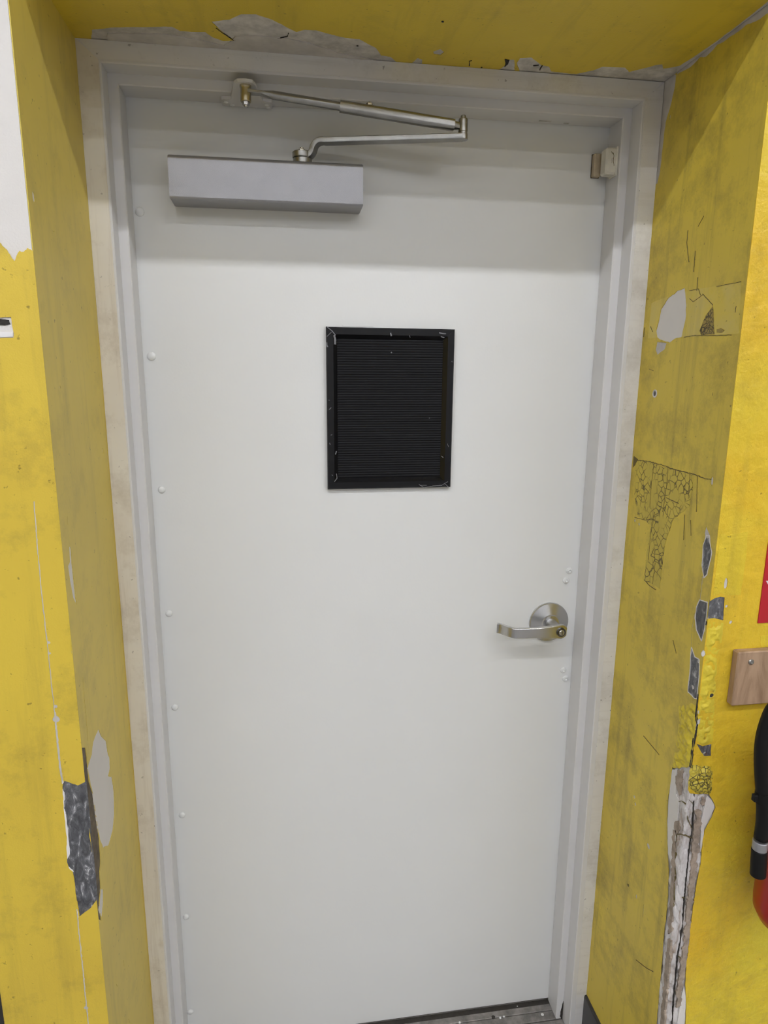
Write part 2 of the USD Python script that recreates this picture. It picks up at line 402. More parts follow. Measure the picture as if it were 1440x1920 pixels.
# damaged metal corner bead (bent sheet)
def bent_sheet(plane, poly, d0, amp, seed, step=.003, scale=45.):
    poly = max(getattr(poly, 'geoms', [poly]), key=lambda g: g.area)
    """a sheet filling poly, its face dented by noise; triangulated on a grid"""
    from scipy.spatial import Delaunay
    p = poly.buffer(.0025)
    a0, b0, a1, b1 = p.bounds
    gx, gy = np.meshgrid(np.arange(a0, a1 + step, step), np.arange(b0, b1 + step, step))
    pts = np.column_stack([gx.ravel(), gy.ravel()])
    pts = pts[shapely.contains_xy(p, pts[:, 0], pts[:, 1])]
    rim = np.array(shapely.segmentize(p, step).exterior.coords)[:-1]
    pts = np.vstack([pts, rim])
    tri = Delaunay(pts).simplices
    cen = pts[tri].mean(1)
    tri = tri[shapely.contains_xy(p, cen[:, 0], cen[:, 1])]
    inner = np.array([p.exterior.distance(Point(q)) for q in pts])
    nz = meshkit.fbm(np.column_stack([pts * scale, np.full(len(pts), seed)]), 4, seed) - .45
    d = d0 - np.minimum(inner / .008, 1) * amp * (nz + .12) * 2
    V = np.zeros((len(pts) * 2, 3))
    for k, dd in enumerate((d, np.full(len(pts), d0 + .004 + amp))):
        V[k * len(pts):(k + 1) * len(pts), plane.ab[0]] = pts[:, 0]; V[k * len(pts):(k + 1) * len(pts), plane.ab[1]] = pts[:, 1]
        V[k * len(pts):(k + 1) * len(pts), plane.axis] = plane.val + plane.inw * dd
    n = len(pts)
    Fc = np.vstack([tri, tri[:, ::-1] + n])
    m = trimesh.Trimesh(V[:n], tri, process=False)
    want = np.zeros(3); want[plane.axis] = -plane.inw
    if (m.face_normals @ want).mean() < 0: m.invert()
    return m
obj('corner_bead', bent_sheet(FRONT, metal_l.intersection(sbox(XPIER, 0, XL - .0005, 3)), T * .7, .0035, 21), M['bead'], wl, smooth=True, label='scuffed bare metal corner bead showing through the paint')
obj('chip_hole', FRONT.solid(ppx(FRONT, [(-30, 596), (16, 598), (17, 607), (8, 609), (-30, 608)], amp=.002, seed=5), T * .5, SUB + .001), M['grime_shade'], wl)
obj('chip_edge', FRONT.solid(ppx(FRONT, [(-30, 620), (24, 624), (25, 632), (-30, 633)], amp=.001, seed=6), T * .2, SUB + .001), M['white_sign'], wl)
obj('chip_edge', FRONT.solid(unary_union([metal_l.buffer(.0022).difference(metal_l.buffer(.0002)).intersection(
    unary_union([sbox(-.56, .93, XL, .97), sbox(-.56, .72, -.517, .945), sbox(-.56, .70, XL, .77)])), ppx(FRONT, [(117, 1478), (120, 1478), (124, 1530), (128, 1570), (133, 1620), (139, 1636), (132, 1634), (125, 1618), (122, 1560)], amp=.0012, seed=201)]), T * .1, SUB - .0001), M['white_sign'], wl)
# reveal paint
rev_l = Polygon([(YA + T, -.008), (YC, -.008), (YC, ZS), (YA + T, ZS)])
big_l = ppx(LEFT, [(185, 1367), (192, 1382), (199, 1389), (202, 1410), (206, 1422), (207, 1440), (204, 1455), (210, 1457), (214, 1485), (215, 1527),
                   (212, 1557), (204, 1584), (194, 1589), (187, 1572), (181, 1535), (175, 1490), (170, 1470), (165, 1440), (166, 1435), (172, 1415), (175, 1390)], amp=.0014, seed=13)
sl_l = ppx(LEFT, [(130, 1026), (133, 1026), (135, 1055), (138, 1085), (142, 1122), (144, 1134), (137, 1120), (132, 1092), (128, 1062), (131, 1054)], amp=.0008, seed=14)
chip2_l = ppx(LEFT, [(189, 1667), (194, 1668), (194, 1692), (191, 1722), (186, 1705)], amp=.0008, seed=15)
hollow_l = ppx(LEFT, [(153, 1402), (160, 1402), (163, 1420), (165, 1440), (167, 1465), (175, 1490), (181, 1535), (186, 1572), (189, 1615), (187, 1635), (189, 1665), (186, 1697), (190, 1727), (180, 1720), (150, 1500)], amp=.001, seed=16)
scr_l = unary_union([line_px(LEFT, [(155, 1270), (158, 1310), (162, 1350), (165, 1390)], .0014, 17, .0004),
                     blob(LEFT, (63, 369), .0042, 18, 1.5), blob(LEFT, (101, 434), .0012, 19), blob(LEFT, (116, 616), .0018, 20), blob(LEFT, (113, 726), .0018, 21),
                     blob(LEFT, (193, 845), .0018, 22, 3), blob(LEFT, (172, 1100), .0014, 23), line_px(LEFT, [(126, 968), (127, 985)], .001, 24, .0002),
                     line_px(LEFT, [(231, 1800), (233, 1812)], .001, 25, .0002), line_px(LEFT, [(218, 1845), (220, 1850)], .001, 26, .0002), line_px(LEFT, [(241, 1910), (244, 1918)], .001, 27, .0002)])
lap = Polygon([(YC - .006, -.008), (YC, -.008), (YC, ZS), (YC - .006, ZS)])
hol = unary_union([big_l, sl_l, chip2_l, hollow_l, scr_l])
obj('reveal_paint', LEFT.solid(rev_l.difference(hol), 0, T), M['yellow_reveal_left'], wl, label='dull yellow paint on the side of the recess left of the door frame')
obj('bare_patch', LEFT.solid(unary_union([big_l, sl_l, chip2_l, scr_l]).buffer(.001).intersection(rev_l), T * .6, SUB + .001), M['primer'], wl, label='pale grey patches where the yellow paint has peeled')
obj('bead_gap_fill', LEFT.solid(hollow_l.buffer(.001).intersection(sbox(YA + .001, 0, 0, 3)), T * .8, SUB + .001), M['rust'], wl, label='stained brown fill coloured for the shade of the hollow behind the bent corner bead')  # rust stain and the dark of the open gap, both put into this brown
lapL = ragged([(YC - .010, -.008), (YC - .0005, -.008), (YC - .0005, 1.62), (YC - .004, 1.62), (YC - .007, 1.0)], amp=.001, step=.012, seed=170)
obj('paint_lap', LEFT.solid(lapL, -.0003, T * .5), M['yellow_left'], wl, label='cleaner strip of yellow paint along the frame')
# outer end of the pier and the dark recess beside it
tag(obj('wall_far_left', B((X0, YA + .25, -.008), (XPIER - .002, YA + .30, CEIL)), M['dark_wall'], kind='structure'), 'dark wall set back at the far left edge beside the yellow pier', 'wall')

# ================================================================== right wall: front and reveal
wr = thing('wall_right', 'golden yellow right wall with a torn corner of bare plaster and bent metal', 'wall', 'structure')

arris_tear = [(1302, 1440), (1296, 1437)]
torn_px = [(1262, 1425), (1257, 1467), (1252, 1497), (1250, 1540), (1251, 1600), (1253, 1632), (1250, 1702), (1244, 1752), (1240, 1802), (1235, 1865), (1229, 1935)]
torn_rx = [(1285, 1935), (1287, 1885), (1285, 1852), (1287, 1815), (1292, 1765), (1300, 1702), (1307, 1652), (1314, 1620), (1316, 1595), (1317, 1580), (1322, 1557),
           (1337, 1527), (1342, 1515), (1339, 1505), (1330, 1488)]
TZ = RIGHT.px([(1262, 1425)])[0][1]
obj('plaster_core', core(XR + SUB, X1, [(-.008, TZ - .001, .073, .016), (TZ - .001, CEIL, 0, 0)]), M['plaster'], wr, label='grey plaster under the yellow paint')
tear_rev = ppx(RIGHT, torn_px + [(1330, 1935), (1330, 1470), (1290, 1425), (1272, 1427)], amp=.0016, seed=31)
tear_rev = unary_union([tear_rev, sbox(YA - .02, -.02, RIGHT.px([(1229, 1935)])[0][0], RIGHT.px([(1229, 1935)])[0][1] + .002)])
tear_front = ppx(FRONT, [(1200, 1935)] + torn_rx + [(1294, 1488), (1270, 1440), (1200, 1440)], amp=.0016, seed=32)
tear_front = unary_union([tear_front, sbox(XR - .02, -.02, FRONT.px([(1285, 1935)])[0][0], FRONT.px([(1285, 1935)])[0][1] + .002)])
# front
front_r = Polygon([(XR, -.008), (X1, -.008), (X1, CEIL), (XR, CEIL)])
metal_f = unary_union([
    ppx(FRONT, [(1327, 1130), (1340, 1122), (1350, 1119), (1359, 1120), (1357, 1145), (1356, 1163), (1340, 1159), (1326, 1161), (1310, 1160), (1310, 1135)], amp=.0008, seed=33),
    ppx(FRONT, [(1306, 1394), (1318, 1399), (1328, 1396), (1334, 1394), (1333, 1417), (1322, 1418), (1314, 1410)], amp=.0012, seed=34)])
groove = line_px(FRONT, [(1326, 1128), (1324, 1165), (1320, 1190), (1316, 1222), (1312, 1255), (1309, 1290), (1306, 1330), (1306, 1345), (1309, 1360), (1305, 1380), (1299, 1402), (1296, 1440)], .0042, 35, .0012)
specks_f = unary_union([blob(FRONT, (1362, 1137), .0028, 36), blob(FRONT, (1370, 1167), .0032, 37), blob(FRONT, (1361, 1094), .0030, 38, 3.2), blob(FRONT, (1334, 1304), .0052, 39),
                        blob(FRONT, (1320, 1226), .0030, 40, 1.6), blob(FRONT, (1311, 1335), .0024, 41, 2), blob(FRONT, (1336, 1334), .0016, 42), blob(FRONT, (1312, 1352), .003, 44, 2.2)])
hol_f = unary_union([metal_f, groove, specks_f, tear_front])
paint_f = front_r.difference(hol_f)
paint_f = max(getattr(paint_f, 'geoms', [paint_f]), key=lambda g: g.area)
obj('yellow_paint', FRONT.solid(paint_f, 0, T), M['yellow_right'], wr, label='golden yellow paint on the wall right of the recess')
obj('speck', FRONT.solid(unary_union([specks_f]).buffer(.0008), T * .6, SUB + .0008), M['plaster'], wr, kind='stuff')
obj('corner_bead', bent_sheet(FRONT, getattr(metal_f, 'geoms', [metal_f])[0].intersection(sbox(XR + .002, 0, 1, 3)), T * .6, .0018, 22), M['bead'], wr, smooth=True, label='bare metal patch of the corner bead on the front of the right wall')
obj('corner_bead', bent_sheet(FRONT, getattr(metal_f, 'geoms', [metal_f])[-1].intersection(sbox(XR + .002, 0, 1, 3)), T * .6, .0018, 23), M['bead'], wr, smooth=True)
obj('bead_gap_fill', FRONT.solid(groove.intersection(sbox(XR - .001, 0, 1, 3)), T * .9, SUB + .002), M['grime_shade'], wr, label='dark strip coloured for the shade of the open joint along the bent corner bead')  # near-black strip paints the shade that an open groove would hold
obj('nail_hole', FRONT.solid(blob(FRONT, (1334, 1304), .0034, 43), T * .4, SUB + .001), M['grime_shade'], wr)
for q, r in (((1322, 1413), .004),):
    c = ray_on(q, 1, YA + .0005)
    obj('screw', lathe([(0, -.001), (r, -.001), (r, .0006), (r * .6, .0014), (0, .0014)], c, (0, -1, 0), 20), M['zinc'], wr)
# brushed-over touch-ups in a lemon shade
touch = [[(1348, 1000), (1366, 1004), (1402, 996), (1398, 1050), (1389, 1115), (1362, 1116), (1350, 1112), (1332, 1118)],
         [(1425, 1192), (1470, 1190), (1470, 1216), (1427, 1219)],
         ]
for k, t in enumerate(touch):
    g = ppx(FRONT, t, amp=.0012, seed=50 + k).difference(hol_f.buffer(.0006)).intersection(sbox(XR + .004, -.008, 2, 3))
    if not g.is_empty:
        obj('touch_up', FRONT.solid(g, -.0004, T * .5), M['touch'], wr, label='lemon yellow touch-up paint on the right wall')
for k, q in enumerate([[(1324, 1166), (1354, 1170), (1352, 1205), (1344, 1226), (1322, 1222), (1318, 1205)], [(1318, 1232), (1343, 1228), (1340, 1290), (1337, 1350), (1312, 1352), (1311, 1330), (1314, 1290)],
                       [(1312, 1354), (1337, 1352), (1334, 1390), (1318, 1395), (1308, 1388)]]):
    g = ppx(FRONT, q, amp=.0014, seed=56 + k).difference(unary_union([groove, specks_f, metal_f]).buffer(.0005)).intersection(sbox(XR + .004, -.008, 2, 3))
    obj('buckled_paint', bent_sheet(FRONT, g, .0001, .0038, 57 + k, step=.002, scale=130), M['lemon'], wr, smooth=True, label='buckled yellow paint over the loose corner bead' if k == 0 else None)
# reveal
rev_r = Polygon([(YA + T, -.008), (YC, -.008), (YC, ZS), (YA + T, ZS)])
white_r = ppx(RIGHT, [(1284, 540), (1285, 555), (1287, 572), (1285, 600), (1280, 620), (1277, 632), (1265, 635), (1255, 641), (1242, 639), (1232, 632), (1230, 620), (1235, 600),
                      (1239, 580), (1252, 560), (1270, 546)], amp=.0022, seed=61)
grey_r = ppx(RIGHT, [(1232, 641), (1250, 643), (1246, 655), (1232, 665), (1229, 656)], amp=.001, seed=62)
metal_r = [ppx(RIGHT, q, amp=.001, seed=63 + k) for k, q in enumerate([
    [(1324, 1006), (1330, 1006), (1330, 1017), (1334, 1035), (1329, 1060), (1325, 1077), (1320, 1082), (1317, 1060), (1319, 1022)],
    [(1312, 1125), (1326, 1130), (1324, 1155), (1320, 1180), (1315, 1200), (1306, 1180), (1304, 1160), (1306, 1140)],
    [(1297, 1215), (1302, 1232), (1311, 1238), (1310, 1272), (1306, 1310), (1302, 1308), (1290, 1297), (1294, 1260), (1295, 1235)]])]
white_m = unary_union([ppx(RIGHT, [(1324, 987), (1330, 1002), (1330, 1008), (1323, 1008), (1321, 1000)], amp=.0007, seed=70),
                       line_px(RIGHT, [(1317, 1080), (1314, 1110), (1311, 1135)], .0022, 71), line_px(RIGHT, [(1302, 1150), (1297, 1180), (1296, 1220)], .0016, 72, .0008)])
specks_r = unary_union([blob(RIGHT, (1190, 976), .0030, 73), blob(RIGHT, (1198, 983), .0028, 74), blob(RIGHT, (1189, 1494), .0034, 75), blob(RIGHT, (1191, 1508), .0030, 76),
                        blob(RIGHT, (1215, 1586), .0055, 77), blob(RIGHT, (1193, 1681), .0024, 78, 2.0), line_px(RIGHT, [(1207, 1696), (1205, 1720)], .0016, 79, .0003),
                        blob(RIGHT, (1335, 902), .0028, 80, 2.4), blob(RIGHT, (1256, 219), .0016, 81, 2.5), blob(RIGHT, (1280, 1053), .0010, 82)])
strip_px = [(1275, 123), (1300, 107), (1325, 90), (1352, 71), (1380, 50), (1410, 27), (1450, -6), (1450, 18), (1425, 36), (1400, 47), (1375, 66), (1345, 84), (1324, 106), (1312, 108), (1295, 126), (1268, 141)]
strip_r = ppx(RIGHT, strip_px, amp=.0014, seed=83).intersection(rev_r)
seam_r = ppx(RIGHT, [(1268, 140), (1266, 160), (1258, 195), (1248, 230), (1243, 270), (1238, 320), (1232, 345), (1222, 345), (1222, 150)], amp=.0012, seed=84)
crk = ppx(RIGHT, [(1192, 862), (1220, 867), (1255, 878), (1300, 889), (1298, 920), (1292, 950), (1262, 975), (1247, 1020), (1237, 1103), (1208, 1088), (1216, 1010), (1222, 985), (1196, 968), (1190, 930)], amp=.0018, seed=85)
crk2 = unary_union([ppx(RIGHT, [(1337, 574), (1340, 627), (1315, 628), (1312, 620), (1325, 590)], amp=.001, seed=86),
                    ppx(RIGHT, [(1344, 618), (1352, 615), (1359, 619), (1354, 624), (1344, 624)], amp=.001, seed=87)])
band = ppx(RIGHT, [(1222, 568), (1240, 560), (1285, 548), (1330, 538), (1390, 530), (1385, 626), (1340, 628), (1285, 632), (1215, 634)], amp=.0015, seed=88)
dark_r = unary_union([line_px(RIGHT, [(1190, 862), (1220, 866), (1245, 873), (1262, 880), (1280, 884), (1300, 889), (1318, 896), (1334, 899)], .0014, 89, .0012),
                      ppx(RIGHT, [(1189, 855), (1196, 861), (1191, 872), (1187, 876)], amp=.001, seed=90),
                      line_px(RIGHT, [(1227, 868), (1222, 905), (1219, 950)], .0009, 91), line_px(RIGHT, [(1253, 878), (1250, 915), (1243, 960)], .0009, 92), line_px(RIGHT, [(1294, 889), (1291, 935)], .0008, 93),
                      line_px(RIGHT, [(1308, 892), (1306, 960)], .0007, 94), line_px(RIGHT, [(1249, 933), (1262, 939), (1273, 944)], .0013, 95), line_px(RIGHT, [(1228, 960), (1220, 1005), (1216, 1050)], .0010, 96),
                      line_px(RIGHT, [(1190, 970), (1210, 975), (1228, 974)], .0010, 97), line_px(RIGHT, [(1208, 1087), (1218, 1098), (1230, 1106)], .0012, 98),
                      line_px(RIGHT, [(1226, 1030), (1221, 1042), (1228, 1046)], .0016, 99), line_px(RIGHT, [(1229, 1055), (1224, 1095)], .0008, 100),
                      line_px(RIGHT, [(1293, 545), (1310, 542), (1314, 554)], .0008, 101), line_px(RIGHT, [(1318, 551), (1337, 572)], .0009, 102), line_px(RIGHT, [(1344, 537), (1390, 528)], .0008, 103),
                      line_px(RIGHT, [(1207, 1380), (1222, 1398), (1236, 1415)], .0012, 104), line_px(RIGHT, [(1193, 1800), (1212, 1815), (1225, 1822)], .0012, 105),
                      blob(RIGHT, (1178, 1660), .0026, 106), line_px(RIGHT, [(1290, 432), (1288, 455), (1292, 492)], .0010, 107), line_px(RIGHT, [(1304, 470), (1301, 510)], .0009, 180), line_px(RIGHT, [(1309, 520), (1307, 545)], .0008, 181), line_px(RIGHT, [(1320, 405), (1309, 425)], .0006, 182), line_px(RIGHT, [(1283, 632), (1300, 629), (1325, 629), (1345, 629), (1372, 628)], .0009, 183), line_px(RIGHT, [(1209, 614), (1207, 632)], .0012, 184), line_px(RIGHT, [(1220, 612), (1224, 622)], .0012, 185), line_px(RIGHT, [(1381, 574), (1379, 586)], .0009, 186), line_px(RIGHT, [(1217, 692), (1226, 695)], .0007, 187), line_px(RIGHT, [(1293, 560), (1300, 566), (1318, 553)], .0007, 188), line_px(RIGHT, [(1284, 965), (1282, 1012)], .0008, 189), line_px(RIGHT, [(1295, 975), (1296, 1005)], .0007, 190), line_px(RIGHT, [(1262, 1200), (1268, 1225)], .0008, 191)])
hol_r = unary_union([white_r, grey_r, white_m, specks_r, strip_r, seam_r, tear_rev] + metal_r)
paint_r = rev_r.difference(hol_r).difference(line_px(RIGHT, [(1300, 1225), (1299, 1222)], .0001))
obj('reveal_paint', RIGHT.solid(paint_r, 0, T), M['yellow_reveal_right'], wr, label='dirty yellow paint on the side of the recess right of the door frame')
obj('bare_patch', RIGHT.solid(white_r.buffer(.001), T * .6, SUB + .001), M['primer'], wr, label='pale leaf-shaped patch where the paint has peeled')
obj('bare_patch', RIGHT.solid(unary_union([grey_r, white_m, specks_r]).buffer(.0008).intersection(rev_r), T * .6, SUB + .001), M['plaster'], wr, kind='stuff')
obj('bare_patch', RIGHT.solid(unary_union([strip_r, seam_r]).buffer(.001).intersection(rev_r), T * .5, SUB + .001), M['plaster'], wr, label='strip of grey filler along the upper corner of the recess')
for k, g in enumerate(metal_r):
    obj('corner_bead', bent_sheet(RIGHT, g.intersection(sbox(YA + .001, 0, 0, 3)), T * .7, .0045, 24 + k, scale=60), M['bead'], wr, smooth=True, label='torn bare metal of the corner bead on the right reveal' if k else None)
obj('chip_edge', RIGHT.solid(unary_union([ragged(list(g.buffer(.0016).exterior.coords), amp=.0012, step=.003, seed=160 + k).difference(g.buffer(-.0002)) for k, g in enumerate(metal_r)]).intersection(sbox(YA + .003, 0, 0, 3)), -.0003, SUB), M['primer'], wr, kind='stuff')
obj('crackled_paint', RIGHT.solid(crk.difference(hol_r), -.0004, T * .5), M['crackle'], wr, label='patch of crackled yellow paint on the right reveal')
obj('crackled_paint', RIGHT.solid(crk2, -.0004, T * .5), M['crackle_dark'], wr, label='small dark crackled triangle beside the pale patch')
obj('paint_band', RIGHT.solid(band.difference(unary_union([hol_r, crk2]).buffer(.0008)), -.0002, T * .5), M['band'], wr, label='thin overpainted band at the height of the pale patch')
obj('crack', RIGHT.solid(dark_r.intersection(rev_r).difference(hol_r), -.0007, T * .5), M['crackline'], wr, kind='stuff')
c = ray_on((1228, 738), 0, XR)
obj('wall_anchor', lathe([(0, -.001), (.0075, -.001), (.0075, .0006), (.006, .0012), (.0045, .0008), (.0045, -.0004), (0, -.0004)], c, (-1, 0, 0), 24), M['plaster'], wr)
obj('screw', lathe([(0, -.002), (.0040, -.002), (.0040, .0004), (.0012, .0010), (0, .0002)], c, (-1, 0, 0), 20), M['dark_steel'], wr)
# torn corner: rough plaster nose running down the arris, with board paper on both sides
zs = np.arange(-.008, TZ, .0028)
def cornergrid():
    rn, reach = .005, .075
    P, N, D = [], [], []
    for d in np.concatenate([np.linspace(reach, .03, 18)[:-1], np.linspace(.03, rn, 20)]):
        P.append((XR, YA + d)); N.append((1, 0)); D.append(-d)
    for a in np.radians(np.linspace(180, 270, 9))[1:-1]:
        P.append((XR + rn + rn * math.cos(a), YA + rn + rn * math.sin(a))); N.append((-math.cos(a), -math.sin(a))); D.append(0)
    for d in np.concatenate([np.linspace(rn, .03, 20), np.linspace(.03, reach, 18)[1:]]):
        P.append((XR + d, YA)); N.append((0, 1)); D.append(d)
    P, N, D = np.array(P), np.array(N), np.array(D)
    n, k = len(zs), len(P)
    X = np.broadcast_to(P[None, :, 0], (n, k)); Y = np.broadcast_to(P[None, :, 1], (n, k)); Z = np.broadcast_to(zs[:, None], (n, k))
    q = np.stack([X, Y, Z], -1)
    h = .0090 * (meshkit.fbm(q * [75., 75., 42.], 5, 9) - .47)
    fold = .0022 * np.clip(np.sin(Z * 150 + 9 * meshkit.fbm(q * [25., 25., 14.], 3, 4) + D * 160), 0, 1) ** 6      # shallow creases across the nose
    side = .0016 * (np.abs(D) > .021) + .0014 * np.exp(-((np.abs(D + .004 * (meshkit.noise(q * [0, 0, 30.], 8) - .5)) - .0200) / .0016) ** 2)
    dep = np.clip(.0016 + h + fold + side, .0002, .0125)
    V = np.stack([X + N[None, :, 0] * dep, Y + N[None, :, 1] * dep, Z], -1).reshape(-1, 3)
    a = (np.arange(n - 1)[:, None] * k + np.arange(k - 1)[None, :]).ravel()
    Fc = np.vstack([np.column_stack([a, a + 1, a + k + 1]), np.column_stack([a, a + k + 1, a + k])])
    m = trimesh.Trimesh(V, Fc, process=False)
    if (m.face_normals @ np.array([-.7, -.7, 0])).mean() < 0: m.invert()
    return m
M['torn'] = mat('torn_gypsum', {
    'tc': ('texture_coordinate', {}), 'mp': ('mapping', {'scale': (95, 95, 16)}),
    'n': ('noise_texture', {'scale': 1.0, 'detail': 6.0, 'roughness': .6, 'distortion': .8}),
    'r': ('rgb_ramp', {'ramp': [(.30, (.33, .26, .20)), (.40, (.46, .41, .38)), (.50, (.60, .57, .55)), (.70, (.68, .65, .63))]}),
    'k': ('noise_texture', {'scale': 130.0, 'detail': 5.0, 'roughness': .6}), 'b': ('bump', {'strength': .6, 'distance': .003}),
    'p': ('principled_bsdf', {'roughness': .9})},
    [('tc.object', 'mp.vector'), ('mp.vector', 'n.vector'), ('n.fac', 'r.fac'), ('r.color', 'p.base_color'), ('tc.object', 'k.vector'), ('k.fac', 'b.height'), ('b.normal', 'p.normal')])
obj('torn_corner', cornergrid(), M['torn'], wr, smooth=True, label='rough bare plaster corner where the bead has been torn off')
def paper(plane, pts, seed, d0=.0001):
    return plane.solid(ppx(plane, pts, amp=.0042, seed=seed, step=.0025, scale=130), d0, .004)
obj('paper_strip', paper(FRONT, [(1306, 1520), (1315, 1520), (1312, 1580), (1306, 1640), (1298, 1700), (1292, 1760), (1288, 1810), (1280, 1850), (1277, 1885), (1268, 1890), (1270, 1850), (1278, 1800),
                                 (1284, 1745), (1288, 1700), (1294, 1640), (1301, 1560)], 110), M['paper'], wr, label='strip of brown board paper right of the torn corner')
obj('paper_strip', paper(RIGHT, [(1261, 1555), (1267, 1556), (1266, 1600), (1263, 1650), (1261, 1700), (1258, 1745), (1252, 1752), (1255, 1700), (1258, 1640)], 111), M['paper'], wr, label='strip of brown board paper left of the torn corner')
obj('paper_strip', paper(RIGHT, [(1252, 1762), (1257, 1762), (1256, 1800), (1252, 1840), (1246, 1900), (1244, 1935), (1236, 1935), (1241, 1880), (1247, 1805)], 112), M['paper'], wr)
obj('paper_strip', paper(RIGHT, [(1269, 1442), (1280, 1445), (1279, 1462), (1276, 1478), (1272, 1492), (1267, 1470)], 113), M['paper'], wr)
obj('paper_strip', paper(RIGHT, [(1265, 1538), (1272, 1541), (1274, 1555), (1268, 1566), (1264, 1555)], 114), M['paper'], wr)
obj('paper_strip', paper(FRONT, [(1316, 1494), (1322, 1495), (1321, 1510), (1316, 1512)], 115), M['paper'], wr)
obj('crack', FRONT.solid(unary_union([line_px(FRONT, [(1284, 1508), (1292, 1500), (1301, 1508)], .0008, 210), line_px(FRONT, [(1286, 1522), (1292, 1540), (1298, 1555)], .0009, 211), line_px(FRONT, [(1284, 1566), (1292, 1570), (1299, 1572)], .0012, 212), line_px(FRONT, [(1280, 1684), (1286, 1686)], .0008, 213), line_px(FRONT, [(1273, 1795), (1281, 1800)], .0008, 214)]).intersection(sbox(XR + .004, 0, 1, 2)), .0008, .004), M['crackline'], wr, kind='stuff')
obj('crack', RIGHT.solid(unary_union([line_px(RIGHT, [(1268, 1565), (1275, 1564), (1283, 1567)], .0012, 215), line_px(RIGHT, [(1271, 1503), (1277, 1502), (1284, 1508)], .0008, 216), line_px(RIGHT, [(1267, 1566), (1265, 1620), (1262, 1700)], .0007, 217)]), .0006, .004), M['crackline'], wr, kind='stuff')
obj('joint_filler', RIGHT.solid(ppx(RIGHT, [(1260, 1442), (1268, 1442), (1267, 1490), (1272, 1500), (1268, 1560), (1262, 1600), (1258, 1618), (1252, 1600), (1251, 1545), (1253, 1500)], amp=.001, seed=114), .0002, .004), M['primer'], wr, label='smooth white joint filler left of the torn corner')
obj('joint_filler', FRONT.solid(ppx(FRONT, [(1325, 1492), (1334, 1500), (1339, 1508), (1340, 1516), (1334, 1526), (1321, 1553), (1316, 1590), (1313, 1600), (1315, 1540)], amp=.0012, seed=115), .0002, .004), M['primer'], wr)
obj('joint_filler', FRONT.solid(ppx(FRONT, [(1282, 1850), (1286, 1870), (1285, 1900), (1283, 1940), (1266, 1940), (1272, 1905)], amp=.0012, seed=116), .0002, .004), M['primer'], wr)
obj('flaking_paint', bent_sheet(FRONT, ppx(FRONT, [(1297, 1437), (1331, 1440), (1334, 1462), (1330, 1487), (1312, 1486), (1299, 1478), (1294, 1468)], amp=.0034, seed=117, scale=140), -.0002, .0065, 118, step=.0017, scale=120), M['crackle_flake'], wr, smooth=True, label='flaking crackled yellow paint hanging over the torn corner')
obj('buckled_paint', bent_sheet(RIGHT, ppx(RIGHT, [(1272, 1327), (1305, 1322), (1308, 1350), (1305, 1380), (1297, 1405), (1295, 1435), (1262, 1437), (1268, 1400), (1270, 1385), (1275, 1347)], amp=.003, seed=119, scale=140).intersection(sbox(YA + .003, 0, 0, 3)), .0001, .0062, 120, step=.002, scale=125), M['lemon'], wr, smooth=True, label='wrinkled yellow paint bulging on the right reveal')
obj('crack', FRONT.solid(line_px(FRONT, [(1302, 1487), (1301, 1515), (1300, 1545), (1295, 1580), (1292, 1602), (1286, 1665), (1280, 1740), (1272, 1790), (1265, 1865), (1260, 1930)], .0016, 151, .0007), .0006, .004), M['grime_shade'], wr, label='dark open joint down the torn corner')

# ================================================================== lintel above the recess
wt = thing('wall_top', 'yellow underside of the lintel above the door, torn along the frame', 'wall', 'structure')
obj('plaster_core', B((XL - SUB, YA + SUB, ZS + SUB), (XR + SUB, .30, CEIL)), M['plaster'], wt)
sof = Polygon([(XL, YA + T), (XR, YA + T), (XR, YC), (XL, YC)])
tear_s = ppx(SOFFIT, [(172, 71), (172, 56), (217, 51), (262, 51), (322, 50), (337, 58), (360, 60), (385, 60), (398, 70), (420, 77), (440, 76), (420, 63), (400, 45), (397, 41), (420, 38), (430, 37), (440, 32), (452, 27),
                      (480, 27), (510, 37), (540, 52), (555, 60), (572, 56), (592, 57), (622, 65), (647, 71), (675, 74), (690, 82), (705, 90), (715, 104), (732, 107), (757, 127), (770, 121), (782, 109), (792, 112),
                      (790, 130), (820, 131), (895, 131), (932, 134), (948, 122), (954, 112), (964, 112), (965, 135), (975, 135), (968, 118), (975, 109), (997, 108), (1015, 122), (1030, 125), (1034, 134), (1080, 139), (1112, 132), (1130, 125), (1172, 127),
                      (1180, 135), (1232, 122), (1242, 121), (1243, 129), (1262, 126), (1275, 123), (1275, 175), (700, 165), (172, 110)], amp=.0013, seed=121).intersection(sof)
strip_s = ppx(SOFFIT, strip_px, amp=.0012, seed=122).intersection(sof)
bits_s = unary_union([ppx(SOFFIT, [(812, 97), (825, 92), (832, 98), (826, 103), (814, 102)], amp=.001, seed=123)])
obj('soffit_paint', SOFFIT.solid(sof.difference(unary_union([tear_s, strip_s, bits_s])), 0, T), M['yellow_soffit'], wt, label='shaded yellow paint under the lintel')
obj('bare_patch', SOFFIT.solid(unary_union([strip_s, bits_s]).buffer(.001).intersection(sof), T * .5, SUB + .001), M['plaster'], wt)
